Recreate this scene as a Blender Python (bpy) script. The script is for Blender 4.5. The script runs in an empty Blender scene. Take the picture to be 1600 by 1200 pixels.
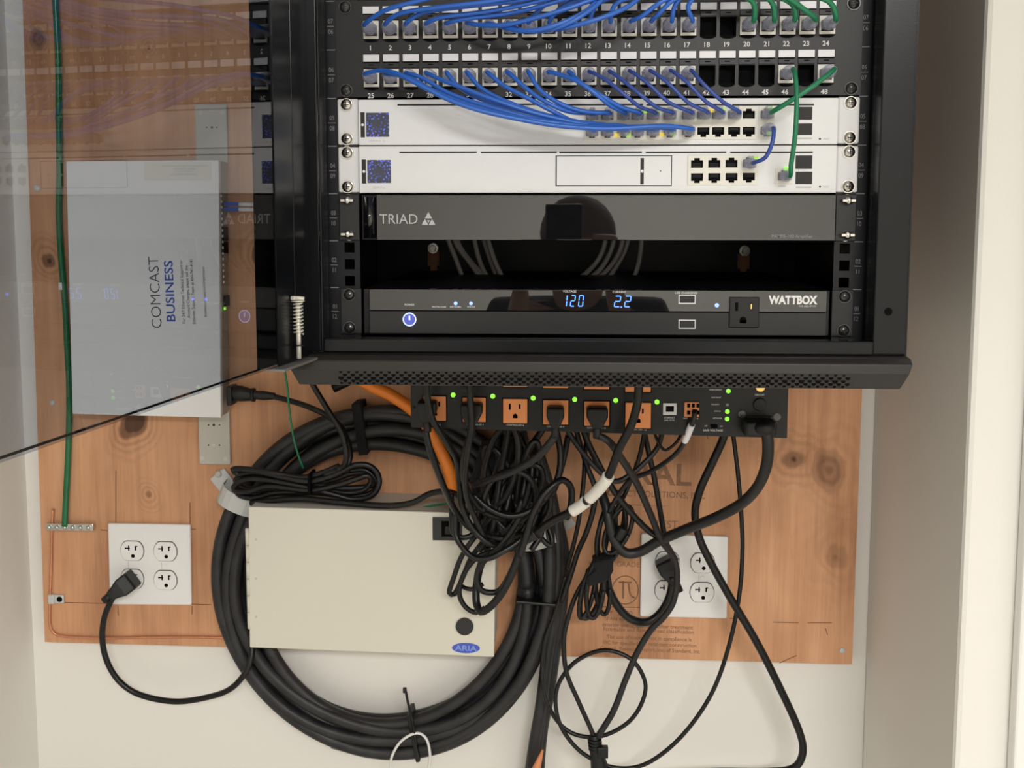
import bpy, bmesh, math, random
import numpy as np
from mathutils import Vector, Matrix

# ------------------------------------------------------------------ camera, light, exposure (millimetres are scaled by MM)
MM = 0.001
scene = bpy.context.scene
COL = scene.collection
CAM = np.array([-31.946861, -1028.185603, 114.623286])
YAW, PITCH, ROLL, FPX, PPX, PPY = 0.0445762, 0.1002343, 0.00069, 1700.0, 800.0, 504.987

def cam_axes():
    ca, sa, cb, sb = math.cos(YAW), math.sin(YAW), math.cos(PITCH), math.sin(PITCH)
    fw = np.array([-sa*cb, ca*cb, -sb]); rt = np.array([ca, sa, 0.0]); up = np.cross(rt, fw)
    return (math.cos(ROLL)*rt + math.sin(ROLL)*up, -math.sin(ROLL)*rt + math.cos(ROLL)*up, fw)
RT, UP, FW = cam_axes()

cam_data = bpy.data.cameras.new('camera')
cam = bpy.data.objects.new('camera', cam_data)
COL.objects.link(cam)
scene.camera = cam
cam.matrix_world = Matrix(((RT[0], UP[0], -FW[0], CAM[0]*MM), (RT[1], UP[1], -FW[1], CAM[1]*MM),
                           (RT[2], UP[2], -FW[2], CAM[2]*MM), (0, 0, 0, 1)))
cam_data.sensor_width = 36.0
cam_data.lens = FPX / 1600.0 * 36.0
cam_data.shift_x = (800.0 - PPX) / 1600.0
cam_data.shift_y = -(600.0 - PPY) / 1600.0
cam_data.clip_start = 0.02
cam_data.clip_end = 30.0

world = bpy.data.worlds.new('world')
scene.world = world
world.use_nodes = True
world.node_tree.nodes['Background'].inputs[0].default_value = (1.0, 0.97, 0.93, 1)
world.node_tree.nodes['Background'].inputs[1].default_value = 0.25

def area(name, loc, size, energy, rot=(0, 0, 0), col=(1.0, 0.982, 0.955)):
    l = bpy.data.lights.new(name, 'AREA'); l.shape = 'RECTANGLE'; l.size, l.size_y = size
    l.energy = energy; l.color = col
    o = bpy.data.objects.new(name, l); COL.objects.link(o)
    o.location = Vector(loc)*MM; o.rotation_euler = rot
    return o
area('ceiling_lamp', (520, -2950, 1040), (1.2, 0.6), 185)

scene.view_settings.view_transform = 'Standard'
scene.view_settings.look = 'None'
scene.view_settings.gamma = 1.0
scene.view_settings.use_curve_mapping = False
scene.view_settings.exposure = -0.70

# ------------------------------------------------------------------ helpers
def at(px, py, Y):
    """the place (mm) on the upright plane at depth Y that the photograph shows at this pixel"""
    d = FW + (px-PPX)/FPX*RT - (py-PPY)/FPX*UP
    return CAM + d*((Y-CAM[1])/d[1])
def V(a): return Vector((float(a[0]), float(a[1]), float(a[2])))
def AT(px, py, Y): return V(at(px, py, Y))
def rect(a, b, c, d, Y):
    p, q = at(a, b, Y), at(c, d, Y); r, s = at(c, b, Y), at(a, d, Y)
    return ((p[0]+s[0])/2, (q[0]+r[0])/2, (q[2]+s[2])/2, (p[2]+r[2])/2)     # x0 x1 z0 z1

class MB:
    def __init__(s): s.v = []; s.f = []; s.m = []; s.sm = []; s.k = 0
    def _add(s, vs, fs, smooth=False):
        b = len(s.v); s.v += [tuple(map(float, p)) for p in vs]
        for f in fs: s.f.append([b+i for i in f]); s.m.append(s.k); s.sm.append(smooth)
        return s
    def mat(s, k): s.k = k; return s
    def box(s, x0, x1, y0, y1, z0, z1):
        vs = [(x, y, z) for x in (x0, x1) for y in (y0, y1) for z in (z0, z1)]
        return s._add(vs, [(0,1,3,2),(4,6,7,5),(0,4,5,1),(2,3,7,6),(0,2,6,4),(1,5,7,3)])
    def quadbox(s, c, y0, y1):                       # c: four (x,z) corners TL TR BR BL
        n = len(c)
        vs = [(x, y0, z) for x, z in c] + [(x, y1, z) for x, z in c]
        fs = [tuple(range(n-1, -1, -1)), tuple(range(n, 2*n))] + [(i, (i+1) % n, n+(i+1) % n, n+i) for i in range(n)]
        return s._add(vs, fs)
    prism = quadbox
    def plate(s, x0, x1, z0, z1, holes, y0, y1, back=True):   # flat sheet with rectangular holes through it
        X = sorted({round(a, 3) for h in holes for a in h[:2] if x0 < a < x1} | {round(x0, 3), round(x1, 3)})
        Z = sorted({round(a, 3) for h in holes for a in h[2:] if z0 < a < z1} | {round(z0, 3), round(z1, 3)})
        nx, nz = len(X)-1, len(Z)-1
        solid = [[not any(h[0] < (X[i]+X[i+1])/2 < h[1] and h[2] < (Z[j]+Z[j+1])/2 < h[3] for h in holes) for j in range(nz)] for i in range(nx)]
        b = len(s.v)
        for y in (y0, y1):
            for x in X:
                for z in Z: s.v.append((x, y, z))
        N = (nx+1)*(nz+1)
        I = lambda i, j, k: b + k*N + i*(nz+1) + j
        def add(f): s.f.append(f); s.m.append(s.k); s.sm.append(False)
        for i in range(nx):
            for j in range(nz):
                if not solid[i][j]: continue
                add([I(i,j,0), I(i+1,j,0), I(i+1,j+1,0), I(i,j+1,0)])
                if back: add([I(i,j,1), I(i,j+1,1), I(i+1,j+1,1), I(i+1,j,1)])
                for di, dj, e in ((-1,0,((i,j+1),(i,j))), (1,0,((i+1,j),(i+1,j+1))), (0,-1,((i,j),(i+1,j))), (0,1,((i+1,j+1),(i,j+1)))):
                    a, c = i+di, j+dj
                    if a < 0 or c < 0 or a >= nx or c >= nz or not solid[a][c]:
                        (p, q), (r, t) = e
                        add([I(p,q,0), I(p,q,1), I(r,t,1), I(r,t,0)])
        return s
    def tube(s, pts, r, n=10, cap=True, taper=None):
        P = [V(p) for p in pts]; m = len(P); t0 = (P[1]-P[0]).normalized()
        u = t0.cross(Vector((0,0,1)))
        if u.length < 0.1: u = t0.cross(Vector((1,0,0)))
        u.normalize(); vs = []
        for i in range(m):
            t = (P[min(i+1,m-1)]-P[max(i-1,0)])
            if t.length < 1e-6: t = t0
            t.normalize(); u = (u - t*u.dot(t)).normalized(); w = t.cross(u)
            rr = r if taper is None else taper[i]
            for k in range(n):
                a = 2*math.pi*k/n; vs.append(P[i] + (u*math.cos(a)+w*math.sin(a))*rr)
        fs = [(i*n+k, i*n+(k+1) % n, (i+1)*n+(k+1) % n, (i+1)*n+k) for i in range(m-1) for k in range(n)]
        s._add(vs, fs, True)
        if cap:
            b = len(s.v)-m*n
            s.f.append([b+k for k in range(n-1,-1,-1)]); s.f.append([b+(m-1)*n+k for k in range(n)])
            s.m += [s.k]*2; s.sm += [False]*2
        return s
    def cyl(s, a, b, r0, r1=None, n=16):
        r1 = r0 if r1 is None else r1
        return s.tube([a, b], r0, n, True, [r0, r1])
    def ball(s, c, rx, ry, rz, n=12, half=False):
        c = V(c); vs = []; fs = []; R = n//2
        for i in range(R+1):
            th = math.pi*i/R
            for k in range(n):
                a = 2*math.pi*k/n
                vs.append((c.x+rx*math.sin(th)*math.cos(a), c.y+ry*math.sin(th)*math.sin(a), c.z+rz*math.cos(th)))
        fs = [(i*n+k, (i+1)*n+k, (i+1)*n+(k+1) % n, i*n+(k+1) % n) for i in range(R) for k in range(n)]
        return s._add(vs, fs, True)
    def xf(s, fn): s.v = [tuple(fn(p)) for p in s.v]; return s
    def build(s, name, mats, parent=None, bevel=0, seg=2):
        if not isinstance(mats, (list, tuple)): mats = [mats]
        A = np.array(s.v); c = (A.min(0)+A.max(0))/2
        me = bpy.data.meshes.new(name)
        me.from_pydata(((A-c)*MM).tolist(), [], s.f)
        for m in mats: me.materials.append(m)
        me.polygons.foreach_set('material_index', s.m)
        me.polygons.foreach_set('use_smooth', s.sm)
        me.validate(); me.update()
        return link(name, me, c, parent, bevel, seg)
WORLD = {}
def link(name, me, c, parent=None, bevel=0, seg=2):
    o = bpy.data.objects.new(name, me); COL.objects.link(o)
    base = WORLD[parent.name] if parent else np.zeros(3)
    o.location = Vector([float(t) for t in (np.array(c)-base)])*MM
    if parent: o.parent = parent
    WORLD[o.name] = np.array(c, float)
    if bevel:
        b = o.modifiers.new('bevel', 'BEVEL'); b.width = bevel*MM; b.segments = seg; b.limit_method = 'ANGLE'; b.angle_limit = math.radians(40)
        b.harden_normals = False
    return o
def tag(o, label, cat, group=None, kind=None):
    o['label'] = label; o['category'] = cat
    if group: o['group'] = group
    if kind: o['kind'] = kind
    return o
def thing(name, label, cat, loc, group=None):
    o = bpy.data.objects.new(name, None); COL.objects.link(o)
    o.empty_display_size = 0.02
    o.location = Vector([float(t) for t in loc])*MM; WORLD[o.name] = np.array([float(t) for t in loc])
    return tag(o, label, cat, group)
def struct(o): o['kind'] = 'structure'; return o
def place(src, parent, c, name=None):                # another instance of a part, mesh data shared
    o = link(name or src.name.split('.')[0], src.data, c, parent)
    for m in src.modifiers:
        b = o.modifiers.new(m.name, m.type)
        if m.type == 'BEVEL':
            b.width, b.segments, b.limit_method, b.angle_limit = m.width, m.segments, m.limit_method, m.angle_limit
    return o
_tc = {}
def text(s, name, parent, pos, h, m, ang=0, align='CENTER', bold=0.0, sx=1.0, depth=0.15, mirror=None):
    """lettering as a thin raised mesh facing the viewer; h = capital height in mm; pos = centre (or left end) of the line"""
    key = (s, bold)
    if key not in _tc:
        cu = bpy.data.curves.new('t', 'FONT'); cu.body = s; cu.size = 1; cu.resolution_u = 3; cu.offset = bold; cu.extrude = 0.02
        ob = bpy.data.objects.new('t', cu); COL.objects.link(ob)
        dg = bpy.context.evaluated_depsgraph_get(); me = ob.evaluated_get(dg).to_mesh()
        vs = np.array([v.co[:] for v in me.vertices]); fs = [list(p.vertices) for p in me.polygons]
        ob.evaluated_get(dg).to_mesh_clear(); bpy.data.objects.remove(ob); bpy.data.curves.remove(cu)
        _tc[key] = (vs, fs)
    vs, fs = _tc[key]; vs = vs.copy()
    k = h/0.70; x0, x1 = vs[:, 0].min(), vs[:, 0].max()
    vs[:, 0] -= (x0+x1)/2 if align == 'CENTER' else (x0 if align == 'LEFT' else x1)
    vs[:, 1] -= 0.35
    X = vs[:, 0]*k*sx; Z = vs[:, 1]*k; D = -(vs[:, 2]/0.02+1)*depth/2
    ca, sa = math.cos(ang), math.sin(ang)
    b = MB(); b._add(np.stack([pos[0]+X*ca-Z*sa, pos[1]+D, pos[2]+X*sa+Z*ca], 1), fs)
    return b.build(name, m, parent)
def spline(pts, step=6.0, closed=False):
    P = [V(p) for p in pts]; n = len(P); out = []
    if n == 2: return P
    segs = n if closed else n-1
    for i in range(segs):
        if closed: a, b, c, d = P[(i-1) % n], P[i], P[(i+1) % n], P[(i+2) % n]
        else: a, b, c, d = P[max(i-1,0)], P[i], P[i+1], P[min(i+2,n-1)]
        k = max(2, int((c-b).length/step))
        t0 = 0.0; t1 = t0+max((b-a).length, 1e-3)**.5; t2 = t1+max((c-b).length, 1e-3)**.5; t3 = t2+max((d-c).length, 1e-3)**.5
        m1 = (c-a)/(t2-t0)*(t2-t1) if (b-a).length > 1e-3 else (c-b)
        m2 = (d-b)/(t3-t1)*(t2-t1) if (d-c).length > 1e-3 else (c-b)
        for j in range(k):
            t = j/k; t_2 = t*t; t_3 = t_2*t
            out.append(b*(2*t_3-3*t_2+1) + m1*(t_3-2*t_2+t) + c*(-2*t_3+3*t_2) + m2*(t_3-t_2))
    out.append(P[0] if closed else P[-1])
    return out
def px(path, step=5.0, closed=False): return spline([at(*p) for p in path], step, closed)

# ------------------------------------------------------------------ materials
def mat(name, col, rough=0.5, metal=0.0, spec=0.5, bump=0.0, bscale=200.0, vary=0.0, ior=1.5, coat=0.0):
    m = bpy.data.materials.new(name); m.use_nodes = True; nt = m.node_tree; b = nt.nodes['Principled BSDF']
    b.inputs['Base Color'].default_value = (*col, 1); b.inputs['Roughness'].default_value = rough
    b.inputs['Metallic'].default_value = metal; b.inputs['IOR'].default_value = ior
    b.inputs['Specular IOR Level'].default_value = spec
    if coat: b.inputs['Coat Weight'].default_value = coat; b.inputs['Coat Roughness'].default_value = 0.03
    if bump or vary:
        tc = nt.nodes.new('ShaderNodeTexCoord'); nz = nt.nodes.new('ShaderNodeTexNoise')
        nz.inputs['Scale'].default_value = bscale; nz.inputs['Detail'].default_value = 5
        nt.links.new(tc.outputs['Object'], nz.inputs['Vector'])
        if bump:
            bp = nt.nodes.new('ShaderNodeBump'); bp.inputs['Strength'].default_value = bump; bp.inputs['Distance'].default_value = 0.001
            nt.links.new(nz.outputs['Fac'], bp.inputs['Height']); nt.links.new(bp.outputs['Normal'], b.inputs['Normal'])
        if vary:
            mx = nt.nodes.new('ShaderNodeMixRGB'); mx.inputs[1].default_value = (*[c*(1-vary) for c in col], 1)
            mx.inputs[2].default_value = (*[min(1, c*(1+vary)) for c in col], 1)
            nt.links.new(nz.outputs['Fac'], mx.inputs[0]); nt.links.new(mx.outputs[0], b.inputs['Base Color'])
    return m
def glow(name, col, power):
    m = mat(name, (0.02, 0.02, 0.02), 0.3); b = m.node_tree.nodes['Principled BSDF']
    b.inputs['Emission Color'].default_value = (*col, 1); b.inputs['Emission Strength'].default_value = power
    return m
def see_through(name, col, rough, clear, tint=(1, 1, 1)):    # body colour mixed with clear
    m = mat(name, col, rough); nt = m.node_tree; b = nt.nodes['Principled BSDF']
    t = nt.nodes.new('ShaderNodeBsdfTransparent'); t.inputs[0].default_value = (*tint, 1)
    x = nt.nodes.new('ShaderNodeMixShader'); x.inputs[0].default_value = clear
    nt.links.new(b.outputs[0], x.inputs[1]); nt.links.new(t.outputs[0], x.inputs[2])
    nt.links.new(x.outputs[0], nt.nodes['Material Output'].inputs[0])
    return m
M = {}
M['paint'] = mat('white_wall_paint', (0.84, 0.82, 0.775), 0.75, bump=0.12, bscale=320, spec=0.25)
M['ceil'] = mat('ceiling_paint', (0.85, 0.84, 0.81), 0.8)
M['floor'] = mat('floor_vinyl', (0.70, 0.67, 0.61), 0.5, vary=0.1, bscale=30)
M['trim'] = mat('trim_paint', (0.86, 0.85, 0.82), 0.35)
M['cab'] = mat('black_powder_coat', (0.0055, 0.0062, 0.0078), 0.24, spec=0.28, bump=0.04, bscale=900)
M['cabin'] = mat('black_steel_inside', (0.0035, 0.0038, 0.0065), 0.42, spec=0.3)
M['lip'] = mat('grille_powder_coat', (0.023, 0.021, 0.020), 0.32, spec=0.3, bump=0.06, bscale=900)
M['panel'] = mat('patch_panel_black', (0.013, 0.013, 0.014), 0.36, spec=0.3)
M['hole'] = mat('void_black', (0.0015, 0.0015, 0.002), 0.7, spec=0.08)
M['silver'] = mat('silver_aluminium_face', (0.78, 0.79, 0.80), 0.4, metal=0.0, vary=0.03, bscale=60)
M['ear'] = mat('silver_aluminium_ear', (0.76, 0.765, 0.78), 0.38)
M['groove'] = mat('dark_groove', (0.012, 0.011, 0.011), 0.6)
M['screw'] = mat('bright_zinc', (0.62, 0.60, 0.56), 0.22, metal=1.0, vary=0.2, bscale=700)
M['screwblk'] = mat('black_oxide_screw', (0.02, 0.02, 0.022), 0.22, spec=0.8)
M['gloss'] = mat('gloss_black_acrylic', (0.006, 0.006, 0.007), 0.015, ior=1.75)
M['matte'] = mat('brushed_dark_face', (0.020, 0.020, 0.0215), 0.3, spec=0.35)
M['whiteink'] = mat('white_ink', (0.78, 0.78, 0.78), 0.6)
M['greyink'] = mat('grey_ink', (0.50, 0.50, 0.50), 0.6)
M['dimink'] = mat('dim_grey_ink', (0.22, 0.22, 0.23), 0.6)
M['blackink'] = mat('black_ink', (0.03, 0.03, 0.032), 0.7)
M['blueink'] = mat('blue_ink', (0.03, 0.09, 0.42), 0.7)
M['stamp'] = mat('stamp_ink', (0.27, 0.14, 0.075), 0.85, vary=0.55, bscale=120)
M['pencil'] = mat('pencil_line', (0.13, 0.055, 0.03), 0.9)
M['label'] = mat('paper_label_white', (0.80, 0.80, 0.83), 0.35, vary=0.08, bscale=90)
M['jack'] = mat('ivory_jack_plastic', (0.78, 0.76, 0.68), 0.4)
M['boot'] = see_through('translucent_boot', (0.60, 0.61, 0.70), 0.15, 0.6, (0.86, 0.87, 0.94))
M['blue'] = mat('blue_cable_jacket', (0.028, 0.135, 0.56), 0.32, vary=0.10, bscale=25)
M['bluedk'] = mat('deep_blue_cable_jacket', (0.035, 0.075, 0.34), 0.35, vary=0.10, bscale=25)
M['green'] = mat('green_cable_jacket', (0.010, 0.19, 0.085), 0.35, vary=0.10, bscale=25)
M['gwire'] = mat('green_ground_wire', (0.012, 0.15, 0.055), 0.22, vary=0.25, bscale=40)
M['cord'] = mat('black_rubber_cord', (0.0065, 0.0065, 0.007), 0.34, spec=0.35, vary=0.15, bscale=40)
M['cordsoft'] = mat('charcoal_cord_jacket', (0.013, 0.013, 0.0145), 0.42, spec=0.4, vary=0.15, bscale=40)
M['coax'] = mat('dusty_black_coax', (0.020, 0.020, 0.022), 0.45, spec=0.4, vary=0.95, bscale=38, bump=0.1)
M['plug'] = mat('black_plug_plastic', (0.007, 0.007, 0.0075), 0.42, spec=0.35)
M['orange'] = mat('orange_outlet_plastic', (0.92, 0.33, 0.11), 0.45)
M['conduit'] = mat('orange_conduit', (0.86, 0.23, 0.02), 0.4)
M['plate'] = mat('white_outlet_plastic', (0.84, 0.83, 0.82), 0.35)
M['cream'] = mat('cream_enclosure_paint', (0.67, 0.645, 0.555), 0.42, bump=0.05, bscale=700)
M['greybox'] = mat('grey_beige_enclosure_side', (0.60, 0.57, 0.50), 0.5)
M['modem'] = mat('white_modem_plastic', (0.80, 0.80, 0.80), 0.45)
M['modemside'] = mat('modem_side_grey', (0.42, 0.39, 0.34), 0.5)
M['bracket'] = mat('putty_grey_plastic', (0.52, 0.50, 0.44), 0.5)
M['clampgrey'] = mat('grey_clamp_plastic', (0.56, 0.57, 0.56), 0.4)
M['flangelit'] = mat('lit_flange_grey', (0.16, 0.155, 0.15), 0.35)  # door foot flange: light from above is put into this paler grey
M['zinc'] = mat('zinc_ground_bar', (0.66, 0.68, 0.66), 0.25, metal=1.0, vary=0.25, bscale=400)
M['copper'] = mat('copper_wire', (0.62, 0.27, 0.15), 0.35, metal=0.6, vary=0.2, bscale=60)
M['steelpin'] = mat('nickel_hinge_pin', (0.80, 0.77, 0.68), 0.3, metal=0.35)
M['tape'] = mat('white_cable_label', (0.82, 0.79, 0.72), 0.5)
M['velcro'] = mat('velcro_black', (0.006, 0.006, 0.007), 0.95, bump=0.5, bscale=900)
M['whitewire'] = mat('white_wire', (0.80, 0.80, 0.78), 0.4)
M['cable_grey'] = mat('grey_cable_jacket', (0.46, 0.44, 0.42), 0.45)
M['sticker'] = mat('blue_oval_sticker', (0.05, 0.10, 0.50), 0.35)
M['ledgreen'] = glow('led_green', (0.30, 1.0, 0.05), 2.2)
M['ledlime'] = glow('led_lime', (0.45, 1.0, 0.02), 1.3)
M['ledyellow'] = glow('led_yellow', (1.0, 0.72, 0.03), 1.3)
M['ledoff'] = mat('led_unlit', (0.20, 0.24, 0.20), 0.3)
M['ledblue'] = glow('led_blue', (0.10, 0.16, 1.0), 9.0)
M['ledwhite'] = glow('led_blue_white', (0.50, 0.60, 1.0), 3.2)
M['digit'] = glow('digit_blue', (0.07, 0.24, 1.0), 5.0)
M['gold'] = mat('gold_terminal', (0.8, 0.55, 0.2), 0.25, metal=1)
M['skin'] = mat('skin', (0.50, 0.29, 0.21), 0.5)
M['shirt'] = mat('dark_shirt_cloth', (0.02, 0.022, 0.026), 0.9)
M['denim'] = mat('dark_trouser_cloth', (0.03, 0.035, 0.05), 0.9)
M['cap'] = mat('dark_hair', (0.16, 0.12, 0.10), 0.85)
M['phone'] = mat('black_phone', (0.006, 0.006, 0.008), 0.3)

def glass_mat():                                       # smoked door glass: tint plus Fresnel mirror on both faces
    m = bpy.data.materials.new('smoked_glass'); m.use_nodes = True; nt = m.node_tree; nt.nodes.remove(nt.nodes['Principled BSDF'])
    t = nt.nodes.new('ShaderNodeBsdfTransparent'); t.inputs[0].default_value = (0.76, 0.785, 0.825, 1)
    g = nt.nodes.new('ShaderNodeBsdfGlossy'); g.inputs['Roughness'].default_value = 0.0; g.inputs[0].default_value = (0.9, 0.9, 0.93, 1)
    ge = nt.nodes.new('ShaderNodeNewGeometry'); dt = nt.nodes.new('ShaderNodeVectorMath'); dt.operation = 'DOT_PRODUCT'
    nt.links.new(ge.outputs['Normal'], dt.inputs[0]); nt.links.new(ge.outputs['Incoming'], dt.inputs[1])
    def op(o, a, b):
        n = nt.nodes.new('ShaderNodeMath'); n.operation = o
        for i, q in enumerate((a, b)):
            if isinstance(q, (int, float)): n.inputs[i].default_value = q
            else: nt.links.new(q, n.inputs[i])
        return n.outputs[0]
    fr = op('ADD', op('MULTIPLY', op('POWER', op('SUBTRACT', 1.0, op('ABSOLUTE', dt.outputs['Value'], 0.0)), 5.0), 1.15), 0.06)
    fr = op('MULTIPLY', fr, op('SUBTRACT', 1.0, ge.outputs['Backfacing']))     # the mirror sits on the outer faces of the pane
    x = nt.nodes.new('ShaderNodeMixShader'); nt.links.new(fr, x.inputs[0])
    nt.links.new(t.outputs[0], x.inputs[1]); nt.links.new(g.outputs[0], x.inputs[2])
    nt.links.new(x.outputs[0], nt.nodes['Material Output'].inputs[0])
    return m
M['glass'] = glass_mat()
def display_mat(name, seed):                           # small status screen: ring of drifting blue points
    m = mat(name, (0.05, 0.055, 0.085), 0.15); nt = m.node_tree; b = nt.nodes['Principled BSDF']
    tc = nt.nodes.new('ShaderNodeTexCoord'); mp = nt.nodes.new('ShaderNodeMapping'); mp.inputs['Location'].default_value = (seed, 0, seed*2)
    vo = nt.nodes.new('ShaderNodeTexVoronoi'); vo.inputs['Scale'].default_value = 420
    nt.links.new(tc.outputs['Object'], mp.inputs[0]); nt.links.new(mp.outputs[0], vo.inputs['Vector'])
    r = nt.nodes.new('ShaderNodeValToRGB'); r.color_ramp.elements[0].position = 0.18; r.color_ramp.elements[0].color = (1, 1, 1, 1)
    r.color_ramp.elements[1].position = 0.42; r.color_ramp.elements[1].color = (0, 0, 0, 1)
    nt.links.new(vo.outputs['Distance'], r.inputs[0])
    ln = nt.nodes.new('ShaderNodeVectorMath'); ln.operation = 'LENGTH'; nt.links.new(tc.outputs['Object'], ln.inputs[0])
    r2 = nt.nodes.new('ShaderNodeValToRGB'); r2.color_ramp.elements[0].position = 0.0035; r2.color_ramp.elements[0].color = (0, 0, 0, 1)
    r2.color_ramp.elements[1].position = 0.007; r2.color_ramp.elements[1].color = (1, 1, 1, 1)
    nt.links.new(ln.outputs['Value'], r2.inputs[0])
    mu = nt.nodes.new('ShaderNodeMath'); mu.operation = 'MULTIPLY'
    nt.links.new(r.outputs[0], mu.inputs[0]); nt.links.new(r2.outputs[0], mu.inputs[1])
    mu2 = nt.nodes.new('ShaderNodeMath'); mu2.operation = 'MULTIPLY'; mu2.inputs[1].default_value = 1.6
    nt.links.new(mu.outputs[0], mu2.inputs[0]); nt.links.new(mu2.outputs[0], b.inputs['Emission Strength'])
    b.inputs['Emission Color'].default_value = (0.10, 0.16, 1.0, 1)
    return m
M['screenA'] = display_mat('status_screen_one', 0.3)
M['screenB'] = display_mat('status_screen_two', 1.7)

def wood_mat(knots):                                   # knots: (x, z, radius, darkness) in metres in the sheet's own space
    m = bpy.data.materials.new('fir_plywood'); m.use_nodes = True; nt = m.node_tree; b = nt.nodes['Principled BSDF']; L = nt.links
    N = nt.nodes.new
    tc = N('ShaderNodeTexCoord')
    def math_(op, a, c=None):
        n = N('ShaderNodeMath'); n.operation = op
        for i, q in enumerate((a, c)):
            if q is None: continue
            if isinstance(q, (int, float)): n.inputs[i].default_value = q
            else: L.new(q, n.inputs[i])
        return n.outputs[0]
    def noise(sc, scale, detail=4, dist=0.0):
        mp = N('ShaderNodeMapping'); mp.inputs['Scale'].default_value = sc; L.new(tc.outputs['Object'], mp.inputs[0])
        n = N('ShaderNodeTexNoise'); n.inputs['Scale'].default_value = scale; n.inputs['Detail'].default_value = detail
        n.inputs['Distortion'].default_value = dist; L.new(mp.outputs[0], n.inputs['Vector']); return n.outputs['Fac']
    broad = noise((1.0, 1, 0.28), 9, 3, 0.6)
    streak = noise((1.0, 1, 0.05), 90, 5, 0.3)
    fine = noise((1.0, 1, 0.04), 420, 3)
    blotch = noise((1.0, 1, 0.7), 14, 3)
    sx = N('ShaderNodeSeparateXYZ'); L.new(tc.outputs['Object'], sx.inputs[0])
    dark = None
    for (kx, kz, r, d) in knots:
        dx = math_('SUBTRACT', sx.outputs[0], kx); dz = math_('MULTIPLY', math_('SUBTRACT', sx.outputs[2], kz), 0.8)
        dist = math_('SQRT', math_('ADD', math_('MULTIPLY', dx, dx), math_('MULTIPLY', dz, dz)))
        dist = math_('ADD', dist, math_('MULTIPLY', math_('SUBTRACT', blotch, 0.5), r*3.0))
        core = math_('MINIMUM', math_('MAXIMUM', math_('MULTIPLY', math_('SUBTRACT', 0.75, math_('DIVIDE', dist, r)), 2.2), 0.0), 1.0)
        ring = math_('MULTIPLY', math_('ADD', math_('SINE', math_('MULTIPLY', dist, 5.2/r*2.4)), 1.0), 0.5)
        halo = math_('MAXIMUM', math_('SUBTRACT', 1.0, math_('DIVIDE', dist, r*2.6)), 0.0)
        k = math_('MULTIPLY', math_('ADD', core, math_('MULTIPLY', math_('MULTIPLY', ring, halo), 0.45)), d)
        dark = k if dark is None else math_('MAXIMUM', dark, k)
    v = math_('ADD', math_('ADD', math_('MULTIPLY', broad, 1.15), math_('MULTIPLY', streak, 0.55)), math_('MULTIPLY', fine, 0.25))
    v = math_('ADD', v, math_('MULTIPLY', blotch, 0.55))
    v = math_('MULTIPLY', math_('SUBTRACT', v, 0.36), 0.53)
    r = N('ShaderNodeValToRGB'); e = r.color_ramp.elements
    e[0].position = 0.30; e[0].color = (0.40, 0.19, 0.10, 1)
    e[1].position = 0.70; e[1].color = (0.78, 0.46, 0.27, 1)
    q = e.new(0.47); q.color = (0.60, 0.31, 0.165, 1)
    q = e.new(0.58); q.color = (0.69, 0.37, 0.205, 1)
    L.new(v, r.inputs[0])
    mx = N('ShaderNodeMixRGB'); mx.inputs[2].default_value = (0.055, 0.022, 0.012, 1)
    L.new(math_('MINIMUM', dark, 0.92), mx.inputs[0]); L.new(r.outputs[0], mx.inputs[1])
    L.new(mx.outputs[0], b.inputs['Base Color'])
    b.inputs['Roughness'].default_value = 0.62; b.inputs['Specular IOR Level'].default_value = 0.3
    bp = N('ShaderNodeBump'); bp.inputs['Strength'].default_value = 0.15; bp.inputs['Distance'].default_value = 0.001
    L.new(fine, bp.inputs['Height']); L.new(bp.outputs[0], b.inputs['Normal'])
    return m
# ------------------------------------------------------------------ the niche and the room
FLOOR, CEIL, WALLY, PLY = -1560.0, 1060.0, 453.0, 435.0
NL, NR, FRONT = -788.0, 395.0, 112.0
struct(MB().box(NL-90, NR+20, WALLY, WALLY+60, FLOOR, CEIL).build('wall_back', M['paint']))
struct(MB().box(NL-90, NL, -500, WALLY, FLOOR, CEIL).build('wall_left', M['paint']))
struct(MB().box(NR, 2600, FRONT, WALLY, FLOOR, CEIL).build('wall_right', M['paint'], bevel=6))
struct(MB().box(-2300, NL-90, -500, -400, FLOOR, CEIL).build('wall_left_front', M['paint']))
struct(MB().box(-2400, -2300, -4600, -400, FLOOR, CEIL).build('wall_far_left', M['paint']))
struct(MB().box(2600, 2700, -4600, WALLY, FLOOR, CEIL).build('wall_far_right', M['paint']))
struct(MB().box(-2400, 2700, -4700, -4600, FLOOR, CEIL).build('wall_behind', M['paint']))
struct(MB().box(-2400, 2700, -4700, WALLY+60, FLOOR-60, FLOOR).build('floor', M['floor']))
struct(MB().box(-2400, 2700, -4700, WALLY+60, CEIL, CEIL+60).build('ceiling', M['ceil']))
tx = at(1593, 1000, FRONT-18)[0]
struct(MB().box(tx, tx+90, FRONT-18, FRONT, FLOOR, 560).build('trim_1', M['trim'], bevel=3))

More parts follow.
